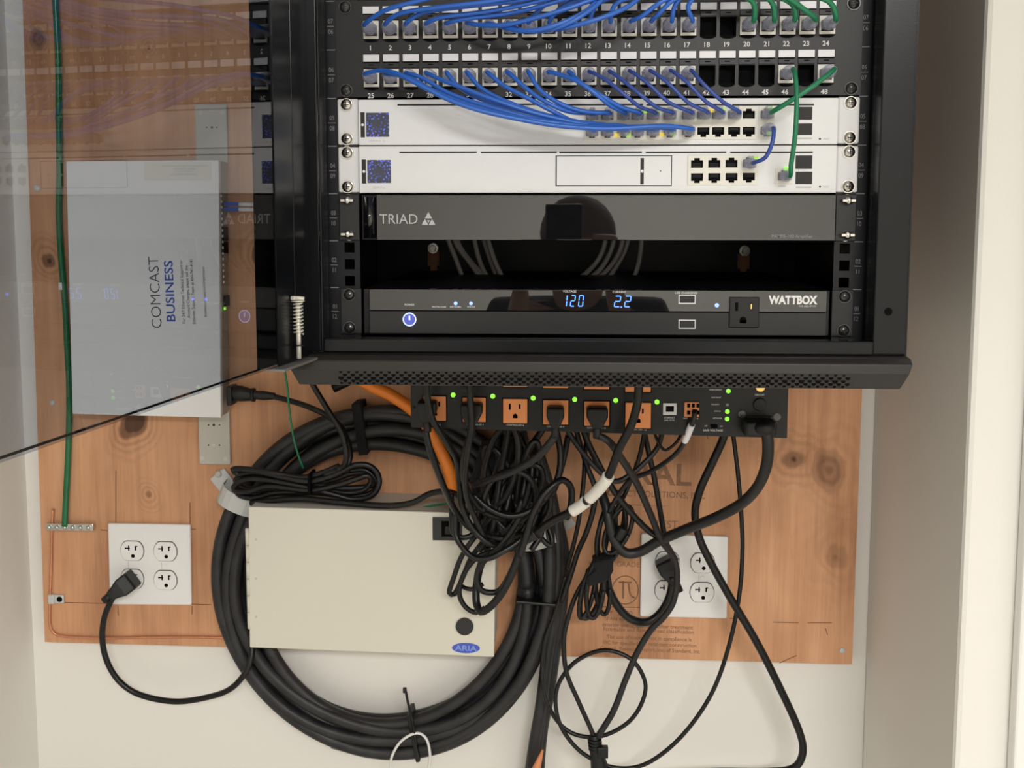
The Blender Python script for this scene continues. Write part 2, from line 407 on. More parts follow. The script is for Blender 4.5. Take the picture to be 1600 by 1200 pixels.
# ------------------------------------------------------------------ plywood backboard
pl = [at(70, 1003, PLY), at(1330, 1038, PLY)]
PTOP = 640
corners = [(-752, PTOP), (376, PTOP), (pl[1][0]+1, pl[1][2]), (pl[0][0], pl[0][2])]
pc = np.array([(corners[0][0]+corners[2][0])/2, (PLY+WALLY)/2, (PTOP+min(corners[2][1], corners[3][1]))/2])
pcx = (min(c[0] for c in corners)+max(c[0] for c in corners))/2
kn = []
for (x, y, r, d) in ((1240, 718, 26, .75), (233, 773, 12, .7), (78, 408, 16, .9), (212, 656, 24, .95), (405, 395, 20, .9), (1305, 870, 30, .35), (560, 700, 22, .5),
                     (62, 60, 14, .5), (1300, 735, 34, .4), (233, 75, 9, .8), (1180, 660, 16, .3), (720, 900, 20, .4)):
    p = at(x, y, PLY); kn.append(((p[0]-pcx)*MM, (p[2]-pc[2])*MM, r*MM*0.85, d))
board = thing('plywood_backboard', 'orange brown plywood sheet with stamps, fixed to the white wall behind everything', 'plywood board', (pcx, PLY, pc[2]))
MB().quadbox(corners, PLY, WALLY-0.3).build('plywood_sheet', wood_mat(kn), board)
b = MB()
def line(x0, y0, x1, y1, w=0.9):
    p, q = AT(x0, y0, PLY-0.15), AT(x1, y1, PLY-0.15); d = (q-p).normalized(); n = Vector((-d.z, 0, d.x))*w/2
    b.quadbox([((p+n).x, (p+n).z), ((q+n).x, (q+n).z), ((q-n).x, (q-n).z), ((p-n).x, (p-n).z)], PLY-0.2, PLY+0.2)
for l in ((157, 828, 168, 829), (181, 735, 181, 818), (297, 785, 297, 818), (299, 827, 306, 827), (82, 941, 170, 943), (299, 944, 330, 945), (184, 947, 185, 962), (300, 947, 300, 960),
          (365, 945, 388, 946), (1140, 966, 1152, 967), (1208, 972, 1248, 973), (1262, 973, 1300, 973), (935, 948, 1000, 949), (1218, 1036, 1245, 1024), (1290, 982, 1293, 992), (1105, 680, 1106, 686)):
    line(*l)
b.build('pencil_line', M['pencil'], board)
def stamp(s, x, y, hpx, sx=1.0, bold=0.0):
    text(s, 'stamp', board, at(x, y, PLY-0.1), hpx/1.162, M['stamp'], ang=-0.02, sx=sx, bold=bold, depth=0.1)
stamp('URAL', 1016, 740, 34, 1.1, 0.02); stamp('PRODUCT SOLUTIONS, INC', 1018, 772, 10, 0.95, 0.01); stamp('___________', 1010, 786, 6, 1.3, .02)
stamp('TEST', 1041, 819, 12, 1.0); stamp('UNDER  GRADE', 960, 881, 8, 1.0)
for i, s in enumerate(('interior use  .  kiln dried after treatment', 'flammable and flame spread classification', 'The use of material not in compliance is', 'IBC for specified fire retardant construction', 'Council, Research Report, Inc. of Standard, Inc.')):
    stamp(s, 1012+i, (978, 985, 997, 1006, 1015)[i], 6.2, 1.0 if i < 2 else 0.95, 0.01)
stamp('PLY  23/32', 965, 958, 8); stamp('SPAN 48', 960, 967, 6)
rc = AT(977, 922, PLY-0.1)
rg = MB(); rg.tube(spline([rc+Vector((18*math.cos(a*math.pi/8), 0, 20*math.sin(a*math.pi/8))) for a in range(16)], 3, True), 0.9, 6)
rg.tube([rc+Vector((-3, 0, 13)), rc+Vector((-3, 0, -12))], 1.6, 6); rg.tube(spline([rc+Vector((4, 0, 12)), rc+Vector((7, 0, -6)), rc+Vector((13, 0, -11))], 3), 1.4, 6); rg.tube([rc+Vector((-9, 0, 11)), rc+Vector((9, 0, 11))], 1.2, 6)
rg.xf(lambda p: (p[0], PLY-0.1+(p[1]-rc.y)*0.05, p[2])).build('stamp', M['stamp'], board)

def wallscrew(x, y, label, Y=PLY, r=4.2):
    p = at(x, y, Y); c = MB(); c.ball((p[0], Y-0.5, p[2]), r, 2.2, r, 14); c.cyl((p[0], Y-2.9, p[2]), (p[0], Y-2.5, p[2]), r*0.35, n=6)
    tag(c.build('screw', M['clampgrey']), label, 'screw')
wallscrew(1316, 1016, 'pale screw head at the lower right corner of the plywood')
wallscrew(82, 629, 'pale screw head in the plywood beside the green wire, seen at the door edge')
wallscrew(58, 294, 'pale screw head near the left plywood edge behind the glass door')
wallscrew(785, 1005, 'tiny white screw head right of the cream enclosure', r=2.6)

# ------------------------------------------------------------------ rack cabinet
U = 44.45
XL, XR, YF, YB = -280.0, 280.0, -40.0, 433.0
ZB, ZT = -21.0, 548.0
cab = thing('rack_cabinet', 'black steel wall mounted rack cabinet with its smoked glass door swung open', 'rack cabinet', (0, YB, ZB))
for sx, nm in ((XL, 0), (XR-2, 1)):
    MB().box(sx, sx+2, YF, YB, ZB, ZT).build('side_panel', M['cab'], cab)
MB().box(XL+2, XR-2, YF+20, YB, ZT-2, ZT).build('top_panel', M['cab'], cab)
MB().box(XL+2, XR-2, YF+20, YB, ZB, ZB+2).build('bottom_panel', M['cab'], cab)
k1, k2 = at(677, 388, YB-6), at(1163, 392, YB-6)
holes = []
for k in (k1, k2):
    holes += [(k[0]-8, k[0]+8, k[2]-24, k[2]-4), (k[0]-4.5, k[0]+4.5, k[2]-44, k[2]-24)]
MB().plate(XL+2, XR-2, ZB+2, ZT-2, holes, YB-3, YB-1).build('back_panel', M['cabin'], cab)
for i, k in enumerate((k1, k2)):
    c = MB(); c.cyl((k[0], YB-8, k[2]), (k[0], YB-3.2, k[2]), 4, n=12); c.cyl((k[0], YB-9.5, k[2]), (k[0], YB-8, k[2]), 7.4, n=20); c.cyl((k[0], YB-15, k[2]), (k[0], YB-9.5, k[2]), 4.8, n=6)
    tag(c.build('lag_bolt', M['screw'], bevel=0.6), ('left' if i == 0 else 'right')+' lag bolt head on the dark back panel between the two black rack units', 'bolt')
# front frame: posts, bars, thin flanges
for s in (-1, 1):
    xo, xi = s*280, s*250
    f = MB(); f.box(min(xo, xi), max(xo, xi), YF, YF+22, -12, ZT)
    o = f.build('front_post', M['cab'], cab, bevel=1.2)
    xa, xb = s*253.5, s*262
    f = MB(); f.box(min(s*262, s*263.5), max(s*262, s*263.5), YF+22, 60, ZB+2, ZT-2); f.box(min(s*250, s*252), max(s*250, s*252), YF+22, -12, -6, ZT-2)
    f.box(min(s*252, s*262), max(s*252, s*262), -14, -12, -6, ZT-2)
    f.build('inner_flange', M['cab'], cab, bevel=0.6)
    if s > 0:
        h = at(1388, 487, YF-0.2); q = MB().cyl((h[0], YF-0.15, h[2]), (h[0], YF+1, h[2]), 3.6, n=18); q.build('screw_hole', M['hole'], cab)
zb0, zb1 = at(900, 553, YF-2)[2], at(900, 531, YF-2)[2]
MB().box(-250, 250, YF-2, YF+16, zb0, zb1).build('bottom_rail', M['cab'], cab, bevel=1.5)
MB().box(-250, 250, YF+16, 30, ZB+2, zb1-4).build('bottom_sill', M['cabin'], cab, bevel=1)
# perforated lip below the frame
l = MB(); prof = [(YF+2, -12.5, 0), (YF-14, -13.5, 0), (YF-21, -17.5, 0.5), (YF-22, -26, 3), (YF-18, -40.3, 10), (YF+2, -40.3, 10)]
xl, xr = at(449, 572, YF-20)[0], at(1427, 575, YF-20)[0]
n = len(prof)
vs = [(xl+p[2], p[0], p[1]) for p in prof]+[(xr-p[2], p[0], p[1]) for p in prof]
l._add(vs, [tuple(range(n)), tuple(range(2*n-1, n-1, -1))]+[(i, n+i, n+(i+1) % n, (i+1) % n) for i in range(n)])
l.build('ventilated_lip', M['lip'], cab, bevel=1.2, seg=3)
d = MB(); X0, X1 = at(533, 588, YF-20)[0], at(1331, 590, YF-20)[0]
cols = 62
for i in range(cols):
    for j, (zf, r) in enumerate(((0.10, 1.35), (0.30, 1.9), (0.52, 2.5), (0.74, 1.9), (0.93, 1.35))):
        x = X0+(X1-X0)*(i+(0.5 if j % 2 else 0))/cols
        if j == 2: r = 2.5 if i % 2 == 0 else 1.9
        t = zf; z = -26.2-12.6*t; y = YF-22+4*(-26-z)/14.3
        d.cyl((x, y-0.25, z), (x, y+0.6, z-0.2), r*1.08, n=10)
d.build('perforation', M['hole'], cab)
# mounting rails with square holes and unit numbers
for s in (-1, 1):
    x0, x1 = (222.5*s, 262*s) if s > 0 else (262*s, 222.5*s)
    hs = []
    for u in range(12):
        for dz in (6.35, 22.225, 38.1):
            hs.append((s*232.5-4.8, s*232.5+4.8, u*U+dz-4.8, u*U+dz+4.8))
    MB().plate(x0, x1, -4, 12*U+3, hs, 0, 2).build('mounting_rail', M['cabin'], cab)
    nb = []
    for u in range(8):
        xx = at(521, 340, -0.2)[0] if s < 0 else at(1343, 340, -0.2)[0]
        zz = (u+0.5)*U
        text('%02d' % (u+1), 'unit_number', cab, (xx, -0.05, zz+4.2), 4.2, M['dimink'], sx=0.8)
        text('%02d' % (12-u), 'unit_number', cab, (xx, -0.05, zz-5.4), 4.2, M['dimink'], sx=0.8)
        t = MB(); t.box(xx-3.4, xx+3.4, -0.2, 0.05, zz-0.9, zz-0.3); t.box(xx-4, xx+4, -0.2, 0.05, (u+1)*U-0.4, (u+1)*U+0.4)
        t.build('unit_mark', M['dimink'], cab)
# ---- glass door, swung open about the left post
ca, sa = math.cos(math.radians(8)), math.sin(math.radians(8))
def dr(p): u, w, z = p; return (-260 - u*sa + w*ca, -40 - u*ca - w*sa, z)
def dbox(u0, u1, w0, w1, z0, z1): return MB().box(u0, u1, w0, w1, z0, z1).xf(dr)
ZD0, ZD1 = -14.5, ZT-4
door = dbox(0, 44, -22, -6, ZD0, ZD1).build('door', M['cab'], cab, bevel=1)
dbox(44.5, 520, -5, 0, ZD0, ZD1).build('glass_pane', M['glass'], door)
dbox(44.6, 520, -5.6, -5.02, ZD0, ZD0+1.6).build('glass_seal', M['cab'], door)
dbox(44.2, 111, -6.2, -5.05, ZD0, ZD1).build('glass_border', M['hole'], door)
dbox(44.2, 83, 0.05, 1.0, ZD0, ZD1).build('glass_edging', M['cab'], door)
dbox(2, 44, -6, 1.5, ZD0, ZD1).build('door_stile', M['cab'], door, bevel=0.8)
dbox(0.5, 4, -20, 9, ZD0+4, ZD1).build('stile_return', M['cab'], door, bevel=0.6)
dbox(0, 95, -5.5, 11, ZD0-3, ZD0-0.6).build('door_foot_plate', M['flangelit'], door, bevel=0.8)
hp = at(466, 500, -90)
pinx, piny = hp[0], hp[1]
zt, z0 = at(466, 466, piny)[2], at(466, 553, piny)[2]-2
MB().cyl((pinx, piny, z0-2), (pinx, piny, zt-4), 2.1, n=14).build('hinge_pin', M['steelpin'], door)
sp = []
zs0, zs1 = at(466, 522, piny)[2], at(466, 473, piny)[2]
for i in range(9*14+1):
    a = i/14*2*math.pi; sp.append((pinx+4.1*math.cos(a), piny+4.1*math.sin(a), zs0+(zs1-zs0)*i/(9*14)))
MB().tube(sp, 0.65, 6).build('hinge_spring', M['steelpin'], door)
c = MB(); c.tube(spline([(pinx-3.5, piny-6, zt+0.6), (pinx-1, piny-1, zt+0.2), (pinx+5, piny+2, zt-0.5)], 2), 1.8, 10); c.cyl((pinx, piny, zt-3), (pinx, piny, zt-2), 6, n=16)
c.build('hinge_pin_handle', M['steelpin'], door)
c = MB(); z = at(466, 540, piny)[2]; c.cyl((pinx, piny, z), (pinx, piny, z+1), 5.2, n=16); c.build('hinge_washer', M['cab'], door)

def rack_screw(parent, x, z, y, mk, proto={}):
    if mk not in proto:
        c = MB(); c.ball((0, 0, 0), 5.4, 3.4, 5.4, 16); c.cyl((0, 0.2, 0), (0, 1.2, 0), 6.1, n=18)
        c.k = 1; c.box(-2.6, 2.6, -3.6, -2.6, -0.55, 0.55); c.box(-0.55, 0.55, -3.6, -2.6, -2.6, 2.6)
        proto[mk] = c.build('screw', [mk, M['groove']], parent)
        o = proto[mk]; base = WORLD[parent.name]
        o.location = Vector([float(v) for v in np.array((x, y-1.4, z))-base])*MM; WORLD[o.name] = np.array((x, y-1.4, z)); return o
    return place(proto[mk], parent, (x, y-1.4, z))
def wing_screw(parent, x, z, y, proto={}):
    if 'p' not in proto:
        c = MB(); c.cyl((0, 3, 0), (0, -5, 0), 4.6, 3.6, n=14); c.ball((0, -5, 0), 3.7, 2.4, 3.7, 12); c.box(-6.2, 6.2, -7, -3, -1.3, 1.3); c.cyl((0, 2.2, 0), (0, 3.4, 0), 6.4, n=18)
        proto['p'] = c.build('thumb_screw', M['screw'], parent, bevel=0.5)
        o = proto['p']; base = WORLD[parent.name]; p = np.array((x, y-2.5, z)); o.location = Vector([float(v) for v in p-base])*MM; WORLD[o.name] = p; return o
    return place(proto['p'], parent, (x, y-2.5, z))
def screws4(parent, z0, z1, y, mk):
    for sx in (-232.5, 232.5):
        for z in (z0, z1): rack_screw(parent, sx, z, y, mk)
# ------------------------------------------------------------------ patch panel
PF = -4.0                                             # face plane of the patch panel
PZ0 = 5*U+0.6; PZ1 = 7*U-0.3
pp = thing('patch_bay', 'black 48 port patch panel with white numbers, filled with blue and green cables', 'patch panel', (0, 0, PZ0))
def port_xz(n):                                        # port 1..48 -> centre of the jack
    i = (n-1) % 24; t = i/23
    a, b_ = ((579.8, 46.8), (1292.6, 38.8)) if n <= 24 else ((580.6, 122), (1290, 115))
    p = at(a[0]+(b_[0]-a[0])*t, a[1]+(b_[1]-a[1])*t, PF); return p[0], p[2]
def hole(n): x, z = port_xz(n); return (x-7.5, x+7.5, z-9.4, z+8.5)
MB().plate(-241.3, 241.3, PZ0, PZ1, [hole(n) for n in range(1, 49)], PF, PF+2.5).build('faceplate', M['panel'], pp)
MB().box(-222, 222, 8, 60, PZ0+2, PZ1-2).build('rear_tray', M['hole'], pp)
EMPTY = {18, 19, 42, 43, 44, 45, 47}
jproto = lproto = sproto = None
for n in range(1, 49):
    x, z = port_xz(n); r0 = n <= 24
    if n not in EMPTY:
        if jproto is None:
            c = MB(); c.plate(x-7.2, x+7.2, z-8.2, z+8.2, [(x-5.6, x+5.6, z-5.5, z+3.6)], PF-0.8, PF+11); c.k = 1; c.box(x-7, x+7, PF+10.9, PF+11.2, z-8, z+8)
            jproto = c.build('keystone_jack', [M['jack'], M['hole']], pp, bevel=0.4)
        else: place(jproto, pp, (x, WORLD[jproto.name][1], z))
    lz = at(600, 16 if r0 else 91, PF)[2]-at(600, 46.8 if r0 else 122, PF)[2]
    if lproto is None:
        lproto = MB().box(x-7.5, x+7.5, PF-0.9, PF, z+lz-3.3, z+lz+3.3).build('label_window', M['label'], pp, bevel=0.3)
        c = MB(); c.box(x-7.4, x+7.4, PF-1.6, PF, z+9.2, z+13.4); c.k = 1; c.box(x-2.4, x+2.4, PF-1.7, PF-1.5, z+11.2, z+12.3); c.box(x-7.4, x+7.4, PF-1.0, PF+.1, z+13.6, z+14.6)
        sproto = c.build('port_latch', [M['panel'], M['hole']], pp)
    else:
        place(lproto, pp, (x, WORLD[lproto.name][1], z+lz)); place(sproto, pp, (x, WORLD[sproto.name][1], z+11.9))
    sc = MB().cyl((x, PF-0.2, z-9.3), (x, PF+0.2, z-9.3), 6.6, n=20)
    sc.xf(lambda p: (p[0], p[1], z-9.3+(p[2]-(z-9.3))*0.32)); sc.build('port_notch', M['hole'], pp)
    nz = at(600, 75 if r0 else 149.5, PF)[2]-at(600, 46.8 if r0 else 122, PF)[2]
    text(str(n), 'port_number', pp, (x-0.8, PF-0.02, z+nz), 4.4, M['whiteink'], bold=0.012)
screws4(pp, 5*U+6.6, 7*U-6.4, PF, M['screwblk'])

# ------------------------------------------------------------------ silver rack units
SF = -8.0
def rack_chassis(t, z0, z1, x0=-221, x1=221, depth=240, m=None):
    MB().box(x0, x1, SF, depth, z0+0.5, z1-0.5).build('chassis', m or M['silver'], t, bevel=0.8)
def silver_unit(name, label, cat, z0):
    t = thing(name, label, cat, (0, 0, z0)); z1 = z0+U
    rack_chassis(t, z0, z1-(1.6 if z0 == 4*U else 0))
    for s in (-1, 1):
        x0, x1 = sorted((s*221.5, s*241.3))
        MB().box(x0, x1, PF, 0, z0+1.2, z1-1.0).build('rack_ear', M['ear'], t, bevel=1.6)
    screws4(t, z0+6.6, z0+38, PF, M['screw'])
    return t
def groove(t, segs, py, Y=SF):
    g = MB()
    for a, b_ in segs:
        p, q = at(a, py, Y), at(b_, py-1, Y); g.box(p[0], q[0], Y-0.12, Y+0.1, p[2]-0.75, p[2]+0.75)
    g.build('vent_slot', M['groove'], t)
def screen(t, r, m, cap, capxy):
    x0, x1, z0, z1 = rect(*r, SF)
    MB().box(x0, x1, SF-0.6, SF+0.5, z0, z1).build('status_screen', m, t, bevel=1.6)
    k = MB(); k.box(x0-5.2, x0-1.2, SF-0.15, SF+0.2, z0-0.5, z1+0.5); k.build('screen_slot', M['groove'], t, bevel=1.2)
    k = MB().cyl((x0-3.2, SF-0.6, (z0+z1)/2), (x0-3.2, SF, (z0+z1)/2), 1.3, n=12); k.build('screen_dot', M['label'], t)
    text(cap, 'model_lettering', t, at(*capxy, SF-0.02), 2.0, M['greyink'])
def rj_port(h, x, z, flip=False):                      # stepped opening of a bare socket: returns its hole boxes
    s = -1 if flip else 1
    return [(x-5.5, x+5.5, min(z-3.6*s, z+3.3*s), max(z-3.6*s, z+3.3*s)), (x-2.6, x+2.6, min(z+3.2*s, z+5.3*s), max(z+3.2*s, z+5.3*s))]
def port_block(t, cells, pad, Y, flips, led=()):
    hs = []; xs = [c[0] for c in cells]; zs = [c[1] for c in cells]
    for (x, z), fl in zip(cells, flips): hs += rj_port(0, x, z, fl)
    x0, x1, z0, z1 = min(xs)-pad[0], max(xs)+pad[0], min(zs)-pad[1], max(zs)+pad[1]
    c = MB(); c.plate(x0, x1, z0, z1, hs, Y-1.2, Y+0.05); c.build('port_bezel', M['jack'], t)
    for (x, z), fl in zip(cells, flips):
        s = -1 if fl else 1
        c = MB().box(x-5.9, x+5.9, Y-0.35, Y-0.1, z-5.7, z+5.7); c.build('socket', M['hole'], t)
        g = MB()
        for k in range(4): g.box(x-3.9, x+3.9, Y-0.6, Y-0.4, z-1.6*s+k*1.1-1.6, z-1.6*s+k*1.1-1.2)
        g.build('socket_contacts', M['groove'], t)
def sfp(t, pxl, lab):
    for r in pxl:
        x0, x1, z0, z1 = rect(*r, SF); MB().box(x0, x1, SF-0.5, SF, z0, z1).build('fibre_cage', M['groove'], t, bevel=0.4)
    x = (x0+x1)/2; zt = rect(*pxl[0], SF)[2]; zm = (zt+z1)/2
    c = MB(); c.prism([(x-5, zm+1.3), (x, zm+.4), (x+5, zm+1.3), (x+5, zm-1.3), (x, zm-.4), (x-5, zm-1.3)], SF-0.8, SF); c.build('cage_latch', M['label'], t)
    b_ = MB(); xx, zz = x, z0-3; b_.box(xx-7, xx+7, SF-.12, SF, zz-.7, zz+.7); b_.box(xx-3, xx+3, SF-.12, SF, zt+13.4+11, zt+14+11) if False else None
    b_.build('small_print', M['greyink'], t)
    q = at(*lab, SF); text('RESET', 'small_print', t, (q[0]+2, SF-.02, q[2]), 1.5, M['greyink']); MB().cyl((q[0]-4, SF-.2, q[2]), (q[0]-4, SF, q[2]), 0.9, n=10).build('reset_hole', M['hole'], t)

sw = silver_unit('network_switch', 'silver network switch with a blue dotted screen directly under the patch panel', 'network switch', 4*U)
groove(sw, [(621, 838), (842, 1005), (1010, 1140), (1144, 1272)], 164)
screen(sw, (572, 176, 608, 214), M['screenA'], 'USW-Pro  O', (589, 220))
TOPX = [925, 949, 974, 996, 1020, 1046, 1075, 1099, 1122, 1147, 1170]
def swz(px_, py): p = at(px_, py, SF-1); return (p[0], p[2])
YT = lambda x: 181-(x-925)*0.008
YBm = lambda x: 206.5-(x-925)*0.008
for grp in (TOPX[:6], TOPX[6:], [1198]):
    cells = [swz(x, YT(x)) for x in grp]+[swz(x, YBm(x)) for x in grp]
    port_block(sw, cells, (7.0, 7.4), SF, [False]*len(grp)+[True]*len(grp))
lp = None
for (x, y, m) in ((1007, 174, 'lime'), (1027, 173, 'lime'), (1112, 173, 'yellow'), (1129, 171, 'lime'), (1204, 169, 'lime'), (964, 211, 'yellow'), (981, 211, 'lime'), (1034, 210, 'yellow'), (1051, 209, 'lime'), (1202, 208, 'green')):
    p = at(x, y, SF-1.4); MB().box(p[0]-2.4, p[0]+2.4, SF-1.9, SF-1.1, p[2]-1.6, p[2]+1.6).build('port_light', M['led'+m], sw, bevel=0.5)
sfp(sw, [(1245, 167, 1269, 187), (1245, 193, 1269, 211)], (1288, 217))
for x in TOPX[6:]:
    q = at(x, 219, SF); text('- -', 'small_print', sw, (q[0], SF-.02, q[2]), 1.4, M['greyink'])

gw = silver_unit('gateway_router', 'silver gateway with a drive bay and eight ports, second silver unit from the top', 'router', 3*U)
groove(gw, [(624, 745), (751, 870), (874, 1003), (1009, 1135), (1141, 1270)], 238)
screen(gw, (574, 250, 611, 286), M['screenB'], 'UDM-Pro', (592, 293))
x0, x1, z0, z1 = rect(868, 243, 1050, 291, SF)
g = MB(); g.box(x0, x1, SF-.12, SF+.1, z1-.7, z1); g.box(x0, x1, SF-.12, SF+.1, z0, z0+.7); g.box(x0, x0+1.2, SF-.12, SF+.1, z0, z1); g.box(x1-.7, x1, SF-.12, SF+.1, z0, z1)
g.build('drive_bay_seam', M['groove'], gw)
x0, x1, z0, z1 = rect(1000.5, 247, 1006, 288, SF)
MB().box(x0, x1, SF-.2, SF, z0, z1).build('drive_bay_handle', M['groove'], gw, bevel=1)
h = (x0+x1)/2; MB().cyl((h, SF-.7, (z0+z1)/2), (h, SF, (z0+z1)/2), 1.4, n=12).build('drive_bay_dot', M['label'], gw)
q = at(1032, 267, SF); MB().cyl((q[0], SF-.2, q[2]), (q[0], SF, q[2]), .6, n=8).build('reset_hole', M['hole'], gw)
cols = [1089, 1116, 1143, 1170]
port_block(gw, [swz(x, 256-(x-1089)*.01) for x in cols]+[swz(x, 277-(x-1089)*.01) for x in cols], (8.2, 7.2), SF, [False]*4+[True]*4)
for x in cols:
    q = at(x, 292.5, SF); text('.', 'small_print', gw, (q[0], SF-.02, q[2]), 1.0, M['greyink'])
port_block(gw, [swz(1225, 275.5)], (8.0, 7.0), SF, [False])
p = at(1180, 247, SF-1.4); MB().box(p[0]-2.6, p[0]+2.6, SF-1.9, SF-1.1, p[2]-1.5, p[2]+1.5).build('port_light', M['ledlime'], gw, bevel=.5)
p = at(1229, 264, SF-1.4); MB().box(p[0]-2.6, p[0]+2.6, SF-1.9, SF-1.1, p[2]-1.5, p[2]+1.5).build('port_light', M['ledgreen'], gw, bevel=.5)
q = at(1222, 291, SF); text('9 WAN', 'small_print', gw, (q[0], SF-.02, q[2]), 1.4, M['greyink'])
sfp(gw, [(1243, 243, 1269, 264), (1243, 268.5, 1269, 287.5)], (1288, 292))

sx_ = silver_unit('network_switch', 'silver network switch above the patch panel, only its bottom edge in view', 'network switch', 7*U+1.5)
cells = [(swz(x, 180)[0], 7*U+1.5+z) for x in TOPX for z in (11, 27)]
port_block(sx_, cells, (7, 7), SF, [True, False]*11)
for x in (1034, 981, 1051, 964, 1007): MB().box(swz(x, 180)[0]-2.4, swz(x, 180)[0]+2.4, SF-1.9, SF-1.1, 7*U+4.6, 7*U+7.4).build('port_light', M['ledlime'], sx_)

# ------------------------------------------------------------------ amplifier
am = thing('amplifier', 'black glossy rack amplifier with a small triangle logo, under the silver units', 'amplifier', (0, 0, 2*U))
AF = -12.0
x0, x1, z0, z1 = rect(588, 308, 1306, 377, AF)
for s in (-1, 1):
    a, b_ = sorted((s*222, s*241.3)); MB().box(a, b_, PF, 0, 2*U+.8, 3*U-.8).build('rack_ear', M['matte'], am, bevel=.8)
    for z in (6.4, 38): wing_screw(am, s*232.5, 2*U+z, PF)
MB().box(-220, 220, -2, 300, 2*U+1, 3*U-1).build('chassis', M['cabin'], am, bevel=.6)
MB().box(x0, x1, AF, -2, 2*U+1.2, 3*U-1.2).build('faceplate', M['gloss'], am, bevel=.7)
xe = at(567, 340, AF)[0]
c = MB(); n_ = 8
pr = [(xe+(x0-xe)*(0.5-0.5*math.cos(math.pi*i/n_)), AF+1.5-5*math.sin(math.pi*i/n_)) for i in range(n_+1)]
vs = [(a, y, 2*U+3+(0 if 0 < i < n_ else 3)) for i, (a, y) in enumerate(pr)]+[(a, y, 3*U-3-(0 if 0 < i < n_ else 3)) for i, (a, y) in enumerate(pr)]
c._add(vs, [(i, i+1, n_+2+i, n_+1+i) for i in range(n_)]+[tuple(range(n_, -1, -1)), tuple(range(n_+1, 2*n_+2))], True); c.build('end_trim', M['gloss'], am)
a, b_ = at(593, 342, AF), at(654, 342, AF)
text('TRIAD', 'logo_lettering', am, (a[0], AF-.02, a[2]), 9.2, M['greyink'], align='LEFT', bold=-0.004, sx=0.97)
def tri(cx, cz, w, h): return [(cx-w/2, cz-h/2), (cx, cz+h/2), (cx+w/2, cz-h/2)]
a, b_ = at(658.5, 351, AF), at(680.5, 331, AF); w, h = b_[0]-a[0], b_[2]-a[2]; cx = (a[0]+b_[0])/2
c = MB()
for t in (tri(cx-w/4, a[2]+h*.22, w*.46, h*.44), tri(cx+w/4, a[2]+h*.22, w*.46, h*.44), tri(cx, a[2]+h*.74, w*.5, h*.5)): c.prism(t[::-1], AF-.2, AF)
cz = a[2]+h*.24; c.prism([(cx-w*.10, cz+h*.1), (cx+w*.10, cz+h*.1), (cx, cz-h*.1)], AF-.2, AF)
c.build('logo_triangle', M['greyink'], am)
q = at(1238, 369, AF); text('PAMP8-100 Amplifier', 'model_lettering', am, (q[0], AF-.02, q[2]), 3.0, M['dimink'], sx=1.0, bold=.006)

# ------------------------------------------------------------------ power conditioner
wb = thing('power_conditioner', 'black rack power unit with blue 120 and 2.2 readouts at the cabinet bottom', 'power conditioner', (0, 0, 0))
WF = -16.0
for s in (-1, 1):
    a, b_ = sorted((s*221, s*241.3)); MB().box(a, b_, PF, 0, .6, U-.6).build('rack_ear', M['matte'], wb, bevel=.8)
    for z in (6.4, 38.1): rack_screw(wb, s*232.5, z, PF, M['screwblk'])
MB().box(-219, 219, -4, 330, 1, U-1).build('chassis', M['cabin'], wb, bevel=.6)
x0, x1, zlo, zhi = rect(577, 453, 1292, 523, WF)
zm = at(900, 487, WF)[2]
MB().box(x0, x1, WF, -4, zm+.25, zhi).build('display_face', M['gloss'], wb, bevel=.6)
MB().box(x0, x1, WF, -4, zlo, zm-.25).build('lower_face', M['matte'], wb, bevel=.6)
def lab(s, x, y, h=1.9, m='whiteink', **k): q = at(x, y, WF); return text(s, 'small_print', wb, (q[0], WF-.05, q[2]), h, M[m], **k)
lab('POWER', 640, 476); lab('PROTECTION', 686, 479.5, 1.5); lab('NETWORK', 712, 479.5, 1.5); lab('STATUS', 736, 479.5, 1.5)
lab('VOLTAGE', 890, 455, 2.0); lab('CURRENT', 968, 456, 2.0); lab('USB CHARGING', 1072, 457.5, 2.0)
def seg7(s, x0p, x1p, yc, hp):
    c = MB(); a, b_ = at(x0p, yc, WF), at(x1p, yc, WF); n = sum(1 for ch in s if ch != '.'); H = hp/1.67; w = (b_[0]-a[0])/n; wd = w*.62; t = .85
    S = {'0': 'abcdef', '1': 'bc', '2': 'abged'}; i = 0
    for ch in s:
        if ch == '.':
            x = a[0]+w*i-w*.2; c.box(x-.6, x+.6, WF-.25, WF, a[2]-H/2-.4, a[2]-H/2+.7); continue
        X = a[0]+w*i+w*.12; X2 = X+wd; zc = a[2]; i += 1
        sh = lambda z: (z-zc)*.09
        for q in S[ch]:
            if q in 'agd':
                z = {'a': zc+H/2-t/2, 'g': zc, 'd': zc-H/2+t/2}[q]; c.prism([(X+t+sh(z), z+t/2), (X2-t+sh(z), z+t/2), (X2-t+sh(z), z-t/2), (X+t+sh(z), z-t/2)], WF-.25, WF)
            else:
                xx = X if q in 'ef' else X2-t; za, zb_ = (zc+.5, zc+H/2-.5) if q in 'bf' else (zc-H/2+.5, zc-.5)
                c.prism([(xx+sh(zb_), zb_), (xx+t+sh(zb_), zb_), (xx+t+sh(za), za), (xx+sh(za), za)], WF-.25, WF)
    c.build('digit_readout', M['digit'], wb)
seg7('120', 877, 915, 470, 18); seg7('2.2', 958, 990, 471, 18)
def disc(name, x, y, r, m, d=.6, Y=WF, par=None, n=20):
    q = at(x, y, Y); return MB().cyl((q[0], Y-d, q[2]), (q[0], Y, q[2]), r, n=n).build(name, m, par or wb)
q = at(640, 499, WF)
ring = [(q[0]+5.9*math.cos(i*math.pi/12), WF-.8, q[2]+5.9*math.sin(i*math.pi/12)) for i in range(24)]
